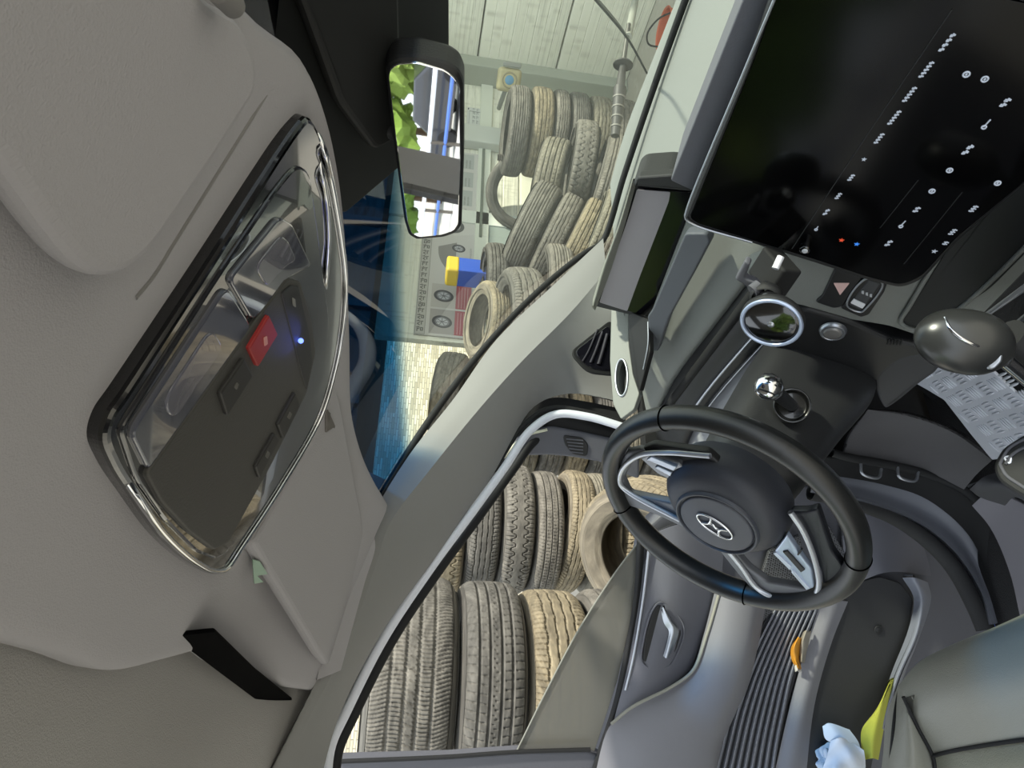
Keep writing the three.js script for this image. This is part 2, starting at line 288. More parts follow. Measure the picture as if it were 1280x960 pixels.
// overhead console with map lamps
{
  const c = thing('overhead_console', 'glossy black roof console with map lamps and a red emergency button', 'console');
  const rim = [[132, 548], [140, 520], [160, 490], [250, 352], [380, 152], [388, 147], [398, 160], [414, 220], [428, 300], [434, 350], [432, 400], [422, 462], [404, 522], [352, 612], [300, 692], [286, 714], [270, 719], [246, 709], [205, 674], [168, 622], [142, 580]];
  obj('bezel', sheet(rim, off(modPlane, 0.010), { thick: 0.016, bevel: 0.004, smooth: true }), M.pianoBlack, c);
  obj('chrome_rim', tube([[396, 168], [404, 185], [414, 225], [427, 300], [432, 350], [430, 400], [420, 460], [402, 520], [352, 608], [300, 688], [286, 709], [270, 714], [247, 704], [207, 669], [170, 618], [150, 588]].map(([x, y], i, l) => meet(x, y, off(modPlane, i === 0 || i === l.length - 1 ? 0.004 : 0.0112))), 0.0024, 140), M.chrome, c);
  obj('chrome_rim', tube([[396, 190], [402, 215], [408, 250], [411, 300], [408, 345], [405, 370]].map(([x, y], i) => meet(x, y, off(modPlane, i === 0 || i === 5 ? 0.005 : 0.0115))), 0.002, 40), M.chrome, c);
  const tray = [[150, 540], [165, 515], [270, 350], [345, 238], [372, 205], [388, 215], [398, 290], [412, 400], [405, 470], [350, 585], [290, 685], [272, 700], [245, 690], [205, 650], [170, 600]];
  obj('clear_surround', sheet(tray, off(modPlane, 0.012), { thick: 0.006, bevel: 0.002, radius: 0.012 }), phys('#1a1b1f', 0.1, { clearcoat: 1 }), c);
  for (const [px, lab] of [[[[164, 542], [284, 358], [315, 408], [188, 591]], 'lamp lens nearest the seat'], [[[287, 350], [350, 271], [366, 280], [390, 332], [359, 349], [317, 402]], 'lamp lens nearest the windscreen']]) {
    const l = obj('lamp_lens', sheet(px, off(modPlane, 0.0145), { thick: 0.005, bevel: 0.0015, radius: 0.008 }), M.clearGrey, c); l.userData.label = lab;
    const k = px.reduce((s, p) => [s[0] + p[0] / px.length, s[1] + p[1] / px.length], [0, 0]);
    obj('reflector', sheet(px.map(([x, y]) => [k[0] + (x - k[0]) * 0.5 + 4, k[1] + (y - k[1]) * 0.5 - 6]), off(modPlane, 0.0155), { thick: 0.003, bevel: 0.001, radius: 0.01 }), phys('#5b5b66', 0.15, { clearcoat: 1 }), l);
  }
  obj('button_plate', sheet([[184, 593], [359, 348], [376, 352], [390, 400], [395, 440], [384, 490], [340, 580], [286, 678], [268, 688], [236, 664], [202, 627]], off(modPlane, 0.0155), { thick: 0.006, bevel: 0.0015, radius: 0.005 }), M.consoleGrey, c);
  obj('side_strip', sheet([[352, 366], [364, 356], [374, 358], [388, 420], [391, 450], [384, 488], [378, 470]], off(modPlane, 0.0165), { thick: 0.004, bevel: 0.001, radius: 0.003 }), std('#19191b', 0.5), c);
  const red = obj('emergency_button', sheet([[312, 436], [337, 394], [348, 418], [323, 459]], off(modPlane, 0.0185), { thick: 0.005, bevel: 0.0012, radius: 0.002 }), M.red, c); red.userData.label = 'red emergency call button';
  obj('handset_mark', sheet([[330, 422], [334, 420], [335, 430], [331, 433]], off(modPlane, 0.019), { thick: 0.001, bevel: 0, radius: 0.001 }), std('#c58a84', 0.6), red);
  for (const px of [[[276, 492], [306, 448], [317, 470], [285, 520]], [[370, 491], [348, 531], [355, 549], [376, 507]], [[344, 542], [320, 584], [325, 598], [350, 550]]]) {
    const b = obj('button', sheet(px, off(modPlane, 0.0185), { thick: 0.006, bevel: 0.0015, radius: 0.002 }), std('#232221', 0.55), c);
    const k = px.reduce((s, p) => [s[0] + p[0] / 4, s[1] + p[1] / 4], [0, 0]);
    obj('icon', sheet([[k[0] - 3, k[1] + 2], [k[0], k[1] - 5], [k[0] + 3, k[1] - 2], [k[0], k[1] + 5]], off(modPlane, 0.019), { thick: 0.0008, bevel: 0, radius: 0.001 }), std('#55534f', 0.6), b);
  }
  const led = meet(376, 426, off(modPlane, 0.0185)), bulb = new THREE.SphereGeometry(0.0022, 16, 12); bulb.translate(led.x, led.y, led.z);
  obj('indicator_light', bulb, std('#2233ff', 0.3, { emissive: new THREE.Color(0.12, 0.2, 1), emissiveIntensity: 2.4 }), c);
  const pt = new THREE.PointLight(new THREE.Color(0.15, 0.2, 1), 0.0006, 0.3); pt.position.copy(led).addScaledVector(modPlane.n, 0.004); pt.castShadow = true; pt.name = 'indicator_glow'; c.add(pt);
  obj('icon', sheet([[366, 372], [369, 374], [370, 384], [367, 382]], off(modPlane, 0.0175), { thick: 0.0008, bevel: 0, radius: 0.001 }), std('#7d7c78', 0.6), c);
  settle(c);
}
// inside mirror
{
  const m = thing('rear_view_mirror', 'black framed inside mirror hung in front of the windscreen, reflecting the street', 'mirror');
  const c0 = at(538, 190, 0.61), pl = plane(c0, V(0.0, -0.024, 1));
  const frame = [[481, 92], [484, 82], [494, 75], [520, 73], [560, 83], [574, 92], [580, 106], [580, 200], [577, 285], [570, 294], [556, 299], [520, 302], [510, 296], [505, 280], [490, 170]];
  const glass = [[485, 96], [487, 87], [496, 80], [520, 78], [556, 88], [569, 98], [575, 112], [576, 200], [573, 280], [567, 289], [552, 294], [524, 297], [514, 292], [509, 278], [494, 170]];
  obj('frame', sheet(frame, pl, { thick: 0.03, bevel: 0.006, radius: 0.004 }), M.blackPlastic, m);
  obj('mirror_glass', sheet(glass, off(pl, 0.001), { thick: 0.003, bevel: 0.0008, radius: 0.004 }), std('#f2f3f4', 0.015, { metalness: 1 }), m);
  const j = at(462, 150, 0.615);
  obj('stem', rod(meet(520, 175, off(pl, -0.028)), j, 0.009, 0.008), M.blackPlastic, m);
  obj('ball_joint', orient(new THREE.SphereGeometry(0.014, 24, 16), j, V(0, 1, 0)), phys('#0b0b0c', 0.3, { clearcoat: 1 }), m);
  obj('bracket', rod(j, at(452, 140, 0.63).add(V(0, 0.01, -0.02)), 0.012, 0.016), M.blackPlastic, m);
  settle(m);
}

// ================================================================== DASHBOARD
const dashPlane = plane(rel(-0.5, -0.35, -0.6), V(0, 0.3, 1));
const d = thing('dashboard', 'long grey moulded dashboard under the windscreen with dark vent strips', 'dashboard');
{
  const xs = [0.24, 0, -0.3, -0.6, -0.9, -1.1, -1.2, -1.245];
  const lim = (z) => (z < -0.95 ? -1.245 : z < -0.76 ? -1.245 + 0.185 * Math.min(1, (z + 0.95) / 0.06) : -1.06 - Math.max(0, (z + 0.76)) / 0.11 * 0.16);
  const prof = (p) => xs.map((x0) => p.map(([y, z]) => { const x = Math.max(x0, lim(z)); const e = Math.max(0, (-1.05 - x) / 0.2); return rel(x, y - 0.0 * e, z + 0.05 * e * e); }));
  obj('top_pad', skin(prof([[-0.455, -1.34], [-0.452, -1.15], [-0.435, -0.95], [-0.405, -0.82], [-0.400, -0.78], [-0.418, -0.735], [-0.455, -0.69], [-0.49, -0.654], [-0.505, -0.66], [-0.52, -0.70]]), { nu: 6, nv: 4, thick: 0.01 }), M.dash, d);
  obj('dark_gap', tube([rel(0.2, -0.505, -0.642), rel(-0.6, -0.505, -0.642), rel(-1.2, -0.505, -0.622)], 0.0075), M.matteBlack, d);
  obj('vent_strip', skin(prof([[-0.500, -0.66], [-0.512, -0.635], [-0.535, -0.622], [-0.560, -0.612], [-0.575, -0.625]]), { thick: 0.008 }), M.blackPlastic, d);
  obj('bright_line', tube([rel(0.2, -0.543, -0.612), rel(-0.6, -0.543, -0.612), rel(-1.05, -0.543, -0.612), rel(-1.2, -0.543, -0.595)], 0.0028), M.satin, d);
  obj('bright_line', tube([rel(0.2, -0.564, -0.606), rel(-0.6, -0.564, -0.606), rel(-1.05, -0.564, -0.606), rel(-1.2, -0.564, -0.59)], 0.0012), M.satin, d);
  obj('lower_lip', skin(prof([[-0.572, -0.625], [-0.580, -0.596], [-0.592, -0.585], [-0.605, -0.588], [-0.615, -0.61]]), { thick: 0.008 }), std('#84868a', 0.5, { bumpMap: grain, bumpScale: 0.0002 }), d);
  obj('lower_panel', skin(xs.map((x) => [[-0.60, -0.615], [-0.66, -0.625], [-0.74, -0.66], [-0.82, -0.72]].map(([y, z]) => rel(x, y, z - (x < -0.7 ? 0.05 : 0)))), { thick: 0.01 }), M.darkTrim, d);
}
// driver's end of the dashboard: end panel with an oval pocket, shelf above the strips
{
  const e = three([768, 388, 1.36], [797, 490, 1.28], [770, 495, 1.31]);
  const oval = (cx, cy, rx, ry) => Array.from({ length: 14 }, (_, i) => [cx + rx * Math.cos(i / 14 * 6.2832), cy + ry * Math.sin(i / 14 * 6.2832)]);
  obj('end_panel', sheet([[764, 384], [786, 390], [786, 432], [791, 468], [799, 492], [792, 512], [776, 524], [766, 505], [762, 450]], e, { thick: 0.012, radius: 0.004, holes: [oval(777, 472, 7, 22)] }), M.dash, d);
  obj('pocket', sheet(oval(777, 472, 8, 24), off(e, -0.022), { thick: 0.006, radius: 0 }), M.blackPlastic, d);
  obj('pocket_rim', tube(oval(777, 472, 7.5, 23).map(([x, y]) => meet(x, y, off(e, 0.001))), 0.0022, 60, 8, true), M.satin, d);
  const b = three([787, 392, 1.30], [812, 402, 1.24], [799, 488, 1.25]);
  obj('black_inset', sheet([[785, 388], [811, 399], [812, 440], [799, 489], [791, 468], [786, 432]], b, { thick: 0.01, radius: 0.003 }), std('#0a0a0c', 0.55), d);
  obj('stitching', tube([[810, 402], [810, 430], [804, 462]].map(([x, y]) => meet(x, y, off(b, 0.002))), 0.0012), M.satin, d);
  const sh = three([812, 399, 1.22], [862, 288, 1.03], [838, 398, 1.19]);
  obj('shelf_face', sheet([[809, 396], [815, 388], [856, 292], [882, 292], [888, 302], [868, 340], [836, 398], [822, 440], [814, 438]], sh, { thick: 0.02, radius: 0.006, bevel: 0.003 }), std('#4b4f56', 0.55, { bumpMap: grain, bumpScale: 0.0002 }), d);
}
// middle of the dashboard under the screen
const mid = off(dashPlane, -0.022);
{
  obj('switch_panel', sheet([[930, 338], [1010, 308], [1150, 330], [1215, 200], [1290, 130], [1290, 330], [1235, 395], [1182, 432], [1110, 408], [1060, 400], [1000, 382], [960, 375]], mid, { thick: 0.03, radius: 0.01, bevel: 0.004 }), M.dash, d);
  obj('knee_panel', sheet([[996, 388], [1010, 386], [1060, 400], [1112, 424], [1150, 432], [1178, 440], [1168, 458], [1120, 500], [1112, 492], [1090, 474], [1000, 448], [985, 446], [960, 428]], off(mid, 0.004), { thick: 0.03, radius: 0.012, bevel: 0.006 }), M.blackPlastic, d);
  obj('hush_panel', sheet([[1092, 470], [1120, 446], [1180, 436], [1174, 464], [1150, 480], [1124, 502], [1106, 514], [1096, 495]], off(mid, 0.0045), { thick: 0.03, radius: 0.016, bevel: 0.006 }), std('#2c2d31', 0.6), d);
  for (let i = 0; i < 5; i++) obj('slot', sheet([[1108 + i * 4, 431 + i * 0.2], [1110 + i * 4, 431 + i * 0.2], [1113 + i * 4, 424], [1111 + i * 4, 424]], off(mid, 0.008), { thick: 0.002, bevel: 0, radius: 0 }), M.matteBlack, d);
  obj('storage_recess', sheet([[1122, 404], [1130, 396], [1210, 270], [1300, 180], [1300, 300], [1240, 360], [1180, 402], [1150, 412]], off(mid, 0.003), { thick: 0.02, radius: 0.01, bevel: 0.003 }), std('#0c1012', 0.6), d);
  obj('recess_rim', tube([[1290, 300], [1240, 350], [1200, 385], [1160, 412], [1140, 412], [1126, 403], [1136, 384], [1205, 276], [1290, 182]].map(([x, y]) => meet(x, y, off(mid, 0.004))), 0.003), M.dash, d);
  obj('right_vent', sheet([[1230, -10], [1300, 12], [1300, 50], [1180, 18], [1140, -20]], off(mid, 0.02), { thick: 0.05, radius: 0.004 }), M.dash, d);
  obj('right_vent_slot', sheet([[1215, -20], [1260, -4], [1300, 10], [1300, -20]], off(mid, 0.024), { thick: 0.01, radius: 0.004 }), M.matteBlack, d);
  // underside and supports behind the screen
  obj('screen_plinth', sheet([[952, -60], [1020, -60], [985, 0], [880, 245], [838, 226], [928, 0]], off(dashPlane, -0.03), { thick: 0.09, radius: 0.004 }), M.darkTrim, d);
}
settle(d);
{
  // switches below the screen
  const w = thing('hazard_switch', 'black hazard warning switch with a pale triangle, below the screen', 'switch');
  const q = off(mid, 0.004);
  obj('rocker', sheet([[1019, 378], [1028, 370], [1044, 336], [1078, 347], [1052, 384], [1042, 386]], q, { thick: 0.008, radius: 0.004, bevel: 0.002 }), M.blackPlastic, w);
  obj('triangle', sheet([[1042, 354], [1062, 354], [1050, 369]], off(q, 0.0008), { thick: 0.001, bevel: 0, radius: 0.001 }), std('#dcb9b4', 0.6), w);
  settle(w);
  const b = thing('timer_switch', 'silver edged rectangular switch next to the hazard switch', 'switch');
  obj('surround', sheet([[1051, 386], [1083, 342], [1110, 352], [1105, 366], [1086, 394], [1076, 397]], q, { thick: 0.008, radius: 0.003, bevel: 0.002 }), M.blackPlastic, b);
  const loop = [[1059, 382], [1084, 348], [1103, 354], [1082, 386], [1076, 390]].map(([x, y]) => meet(x, y, off(q, 0.001)));
  obj('silver_frame', tube(loop, 0.0014, 60, 8, true), M.satin, b);
  obj('rocker', sheet([[1061, 381], [1085, 350], [1101, 355], [1080, 385], [1076, 388]], off(q, 0.0005), { thick: 0.004, radius: 0.002 }), std('#3b3e42', 0.5), b);
  obj('light_bar', sheet([[1063, 379], [1067, 374], [1082, 381], [1078, 386]], off(q, 0.002), { thick: 0.002, radius: 0.001, bevel: 0.0004 }), std('#e3e6ea', 0.4), b);
  for (let k = 0; k < 3; k++) obj('mark', sheet([[1077 + k * 5, 364 + k * 2], [1080 + k * 5, 364 + k * 2], [1080 + k * 5, 368 + k * 2], [1077 + k * 5, 367 + k * 2]], off(q, 0.002), { thick: 0.001, bevel: 0, radius: 0 }), std('#b9bdc2', 0.5), b);
  settle(b);
  const k = thing('start_button', 'round silver engine start button left of the switches', 'button');
  const kp = off(mid, 0.006), c = meet(1041, 413, kp);
  const ring = lathe([[0.0, 0.006], [0.0125, 0.006], [0.0135, 0.004], [0.0145, 0.006], [0.0165, 0.006], [0.018, 0.002], [0.0185, 0]]); obj('ring', orient(ring, c, kp.n), M.satin, k);
  obj('cap', orient(lathe([[0, 0.0085], [0.009, 0.0082], [0.0118, 0.0072], [0.0125, 0.004]]), c, kp.n), std('#8c8a88', 0.35, { metalness: 0.5 }), k);
  settle(k);
}
// centre screen with touch buttons
{
  const s = thing('touch_screen', 'large black glass centre screen with rows of white touch buttons', 'screen');
  const px = [[972, -30], [1000, -60], [1330, 10], [1330, 190], [1282, 232], [1200, 300], [1155, 350], [1128, 362], [1085, 352], [1018, 330], [870, 284], [855, 274], [860, 262], [935, 80]];
  const back = obj('housing', sheet(px, off(dashPlane, -0.001), { thick: 0.026, bevel: 0.005, radius: 0.012 }), M.blackPlastic, s);
  obj('glass', sheet([[978, -26], [1003, -55], [1322, 12], [1322, 188], [1278, 230], [1197, 296], [1152, 346], [1127, 357], [1086, 347], [1020, 325], [872, 280], [861, 272], [866, 262], [940, 80]], dashPlane, { thick: 0.004, bevel: 0.001, radius: 0.011 }), M.screenGlass, s);
  obj('bright_edge', tube([[972, -10], [935, 78], [858, 264], [857, 273], [868, 281], [940, 303]].map(([x, y]) => meet(x, y, off(dashPlane, 0.0005))), 0.0016, 80), M.satin, s);
  obj('display_edge', tube([[1190, 12], [1083, 170], [990, 311]].map(([x, y]) => meet(x, y, off(dashPlane, 0.0004))), 0.0005, 30), std('#2a2a2c', 0.5), s);
  for (const [a, b] of [[[1148, 225], [1100, 285]], [[1203, 240], [1130, 330]]]) obj('button_divider', tube([meet(...a, off(dashPlane, 0.0003)), meet(...b, off(dashPlane, 0.0003))], 0.00045, 8), std('#202022', 0.5), s);
  // printed touch fields, each with small slits like lettering
  const f = frameOf(dashPlane), white = std('#aeb6c2', 0.6, { emissive: new THREE.Color(0.5, 0.56, 0.66), emissiveIntensity: 0.18 });
  const bar = (x, y, w, h, slits, kind = 'rect', mat = white) => {
    const p = meet(x, y, off(dashPlane, 0.0004)), parts = [];
    const add = (dx, dy, ww, hh) => { const g = new THREE.BoxGeometry(ww, hh, 0.0008); g.translate(dx, dy, 0); parts.push(g); };
    if (kind === 'rect') { const n = slits + 1; for (let i = 0; i < n; i++) { const ww = w / n; add(-w / 2 + (i + 0.5) * ww, 0, ww * 0.72, h * 0.3); add(-w / 2 + (i + 0.3) * ww, h * 0.25, ww * 0.5, h * 0.4); add(-w / 2 + (i + 0.62) * ww, -h * 0.25, ww * 0.34, h * 0.45); } }
    if (kind === 'star') { const sh = new THREE.Shape(); for (let i = 0; i < 10; i++) { const r = i % 2 ? h * 0.28 : h * 0.65, a = Math.PI / 2 + i * Math.PI / 5; if (i) sh.lineTo(r * Math.cos(a), r * Math.sin(a)); else sh.moveTo(r * Math.cos(a), r * Math.sin(a)); } sh.closePath(); parts.push(new THREE.ExtrudeGeometry(sh, { depth: 0.0006, bevelEnabled: false })); }
    if (kind === 'ring') { parts.push(new THREE.TorusGeometry(h * 0.5, h * 0.16, 8, 20)); add(0, 0, h * 0.4, h * 0.3); }
    if (kind === 'fan') { parts.push(new THREE.TorusGeometry(h * 0.36, h * 0.15, 8, 18)); add(w * 0.25, h * 0.1, w * 0.5, h * 0.22); }
    const g = mergeGeometries(parts.map((q) => { const r = q.index ? q.toNonIndexed() : q; return r; })); const m = f.m.clone().setPosition(p); g.applyMatrix4(m);
    obj('touch_field', g, mat, s);
  };
  for (const [x, y, w, n, k] of [[1020, 287, 0.011, 1, 'fan'], [1033, 265, 0.011, 1], [1048, 245, 0.010, 2], [1064, 222, 0.010, 2], [1080, 199, 0.008, 1, 'star'], [1099, 173, 0.014, 3], [1118, 147, 0.018, 4], [1137, 118, 0.018, 4], [1158, 87, 0.018, 4], [1184, 53, 0.019, 3]]) bar(x, y, w, 0.0042, n, k);
  for (const [x, y, w, n, k] of [[1111, 304, 0.011, 1], [1126, 283, 0.018, 1, 'fan'], [1146, 262, 0.009, 1], [1165, 239, 0.010, 1, 'ring'], [1187, 213, 0.011, 1, 'ring'], [1210, 187, 0.014, 1], [1230, 159, 0.018, 1, 'fan'], [1257, 128, 0.011, 1], [1191, 290, 0.010, 2], [1217, 261, 0.010, 2], [1247, 229, 0.011, 1, 'ring'], [1168, 314, 0.009, 1, 'star'], [1182, 304, 0.006, 1], [1208, 93, 0.011, 3, 'ring'], [1231, 99, 0.009, 2, 'ring']]) bar(x, y, w, 0.0052, n, k);
  bar(1052, 300, 0.004, 0.005, 0, 'star', std('#c03a20', 0.6, { emissive: new THREE.Color(0.7, 0.08, 0.03), emissiveIntensity: 0.4 }));
  bar(1071, 305, 0.004, 0.005, 0, 'star', std('#2a6fd0', 0.6, { emissive: new THREE.Color(0.05, 0.25, 0.8), emissiveIntensity: 0.4 }));
  const kc = meet(1007, 305, dashPlane); obj('volume_knob', orient(lathe([[0, 0.012], [0.005, 0.012], [0.0065, 0.0105], [0.0072, 0]]), kc, dashPlane.n), M.pianoBlack, s);
  obj('knob_cap', orient(lathe([[0, 0.0135], [0.0028, 0.0134], [0.0036, 0.012]]), kc, dashPlane.n), std('#c4c7cc', 0.4), s);
  settle(s);
}
// instrument display on top of the dashboard
{
  const s = thing('instrument_display', 'slim dark instrument display in a hooded pod beside the windscreen', 'display');
  const pl = plane(rel(-0.93, -0.36, -0.755), V(0.1, 0.3, 0.95));
  obj('pod', sheet([[794, 222], [842, 219], [872, 236], [864, 272], [815, 400], [806, 400], [740, 384], [742, 372], [778, 275]], off(pl, -0.004), { thick: 0.07, bevel: 0.008, radius: 0.014 }), M.blackPlastic, s);
  obj('hood', skin([[[744, 388], [741, 383], [741, 374]], [[762, 342], [755, 335], [752, 338]], [[780, 285], [776, 276], [772, 285]], [[794, 234], [791, 224], [786, 236]]].map((r, i) => r.map(([x, y], k) => meet(x, y, off(pl, [0.004, 0.016, -0.02][k])))), { thick: 0.004 }), std('#75776f', 0.55), s);
  obj('hood_side', sheet([[794, 233], [797, 222], [842, 219], [868, 236], [862, 240]], off(pl, 0.012), { thick: 0.02, bevel: 0.004, radius: 0.004 }), M.blackPlastic, s);
  obj('display_glass', sheet([[796, 236], [863, 240], [858, 274], [812, 397], [748, 378], [784, 273]], off(pl, 0.001), { thick: 0.004, bevel: 0.001, radius: 0.003 }), phys('#0b0b10', 0.12, { ior: 1.4 }), s);
  obj('pale_plate', sheet([[796, 237], [838, 240], [836, 252], [819, 296], [800, 345], [784, 389], [749, 378], [785, 273]], off(pl, 0.0022), { thick: 0.001, bevel: 0.0003, radius: 0.003 }), std('#8f8a90', 0.3), s);  // lighter grey plate over the left part of the display glass
  settle(s);
}
// magnetic phone holder clipped beside the screen
{
  const h = thing('phone_holder', 'round black magnetic phone holder with a silver ring, clipped to the vent', 'phone holder');
  const c = at(965, 401, 0.80), n = V(0.12, 0.5, 1).normalize();
  obj('head', orient(lathe([[0, -0.02], [0.014, -0.02], [0.03, -0.012], [0.0355, -0.004], [0.0358, 0.001], [0.034, 0.004], [0.03, 0.0045]], 56), c, n), M.blackPlastic, h);
  const tor = new THREE.TorusGeometry(0.0325, 0.0024, 12, 64); tor.rotateX(Math.PI / 2); obj('silver_ring', orient(tor, c.clone().addScaledVector(n, 0.0045), n), std('#aebbd6', 0.3, { metalness: 0.6 }), h);
  obj('magnet_face', orient(lathe([[0, 0.007], [0.012, 0.0066], [0.026, 0.0052], [0.0305, 0.0035]], 48), c, n), M.pianoBlack, h);
  obj('centre_stud', orient(lathe([[0, 0.0085], [0.003, 0.0083], [0.0042, 0.0068]]), c, n), M.satin, h);
  const j = at(952, 366, 0.835);
  obj('ball_joint', orient(new THREE.SphereGeometry(0.0145, 24, 16), at(962, 376, 0.825), V(0, 1, 0)), phys('#121214', 0.25, { clearcoat: 1 }), h);
  obj('collar', orient(lathe([[0.016, -0.006], [0.019, -0.004], [0.019, 0.004], [0.016, 0.006]]), at(958, 371, 0.83), n), M.blackPlastic, h);
  obj('clip_body', orient(new RoundedBoxGeometry(0.04, 0.03, 0.05, 3, 0.004), at(968, 340, 0.86), V(0.2, 1, 0.2), 0.3), M.matteBlack, h);
  obj('clip_jaw', sheet([[918, 350], [931, 326], [938, 330], [931, 348], [942, 352], [950, 358], [938, 364], [926, 354]], plane(at(935, 345, 0.84), n), { thick: 0.012, radius: 0.004, bevel: 0.003 }), M.darkTrim, h);
  obj('bright_tab', rod(at(969, 336, 0.815), at(976, 321, 0.815), 0.0042), std('#d9dbe2', 0.3), h);
  obj('clip_screw', rod(at(940, 364, 0.83), at(949, 357, 0.83), 0.008), M.darkTrim, h);
  settle(h);
}
// gear lever
{
  const g = thing('gear_lever', 'dark leather gear lever with a chrome trim line and thumb button', 'gear lever');
  const a = at(1152, 416, 0.72), b = at(1258, 438, 0.72), ax = b.clone().sub(a), L = ax.length();
  const kd = ax.clone().normalize(), view = EYE.clone().sub(a).normalize(), side = kd.clone().cross(view).normalize();
  const body = new THREE.SphereGeometry(1, 48, 32), p = body.attributes.position;
  for (let i = 0; i < p.count; i++) {
    let x = p.getX(i), y = p.getY(i), z = p.getZ(i); const s = 1 + 0.08 * (1 - y) - 0.16 * (y > 0 ? 0 : y * y);
    const k = Math.sign(y) * Math.abs(y) ** 0.85;
    p.setXYZ(i, x * 0.031 * s, k * L * 0.56, z * 0.027 * s);
  }
  body.computeVertexNormals();
  const basis = new THREE.Matrix4().makeBasis(side.clone().negate(), kd.clone().negate(), view.clone().addScaledVector(kd, -view.dot(kd)).normalize()).setPosition(a.clone().lerp(b, 0.5));
  body.applyMatrix4(basis); obj('grip', body, phys('#2a2b2b', 0.3, { clearcoat: 0.35, clearcoatRoughness: 0.3 }), g);
  const on = (u, v) => { const y = v, r = Math.sqrt(Math.max(0, 1 - Math.abs(y) ** 2.2)); const s = 1 + 0.08 * (1 + y * -1); return V(u * 0.031 * r * s, y * L * 0.53, Math.sqrt(Math.max(0, 1 - u * u)) * 0.0275 * r * s).applyMatrix4(basis); };
  obj('chrome_line', tube([[1181, 397, 0.705], [1188, 411, 0.697], [1202, 423, 0.6925], [1221, 432, 0.693], [1240, 437, 0.70]].map((q) => at(...q)), 0.0018), M.chrome, g);
  obj('thumb_button', sheet([[1231, 452], [1239, 437], [1254, 441], [1253, 452], [1243, 462], [1233, 462]], plane(at(1243, 449, 0.698), view), { thick: 0.022, bevel: 0.003, radius: 0.003 }), M.satin, g);
  obj('chrome_collar', rod(at(1256, 450, 0.715), at(1300, 486, 0.74), 0.008), M.chrome, g);
  obj('stalk', rod(at(1258, 420, 0.745), at(1330, 470, 0.76), 0.02, 0.024), M.blackPlastic, g);
  settle(g);
}
{
  const b = thing('centre_console', 'black centre console with silver trim strips behind the gear lever', 'console');
  const q = three([1225, 400, 0.78], [1300, 340, 0.66], [1300, 470, 0.76]);
  obj('base', sheet([[1215, 404], [1225, 395], [1300, 318], [1300, 470], [1262, 452], [1235, 430]], off(q, -0.02), { thick: 0.05, radius: 0.006 }), M.blackPlastic, b);
  obj('trim_strip', sheet([[1222, 398], [1228, 401], [1300, 352], [1300, 340]], off(q, -0.016), { thick: 0.004, radius: 0.001 }), M.satin, b);
  obj('trim_strip', sheet([[1266, 404], [1272, 408], [1300, 390], [1300, 376]], off(q, -0.016), { thick: 0.004, radius: 0.001 }), M.satin, b);
  settle(b);
}

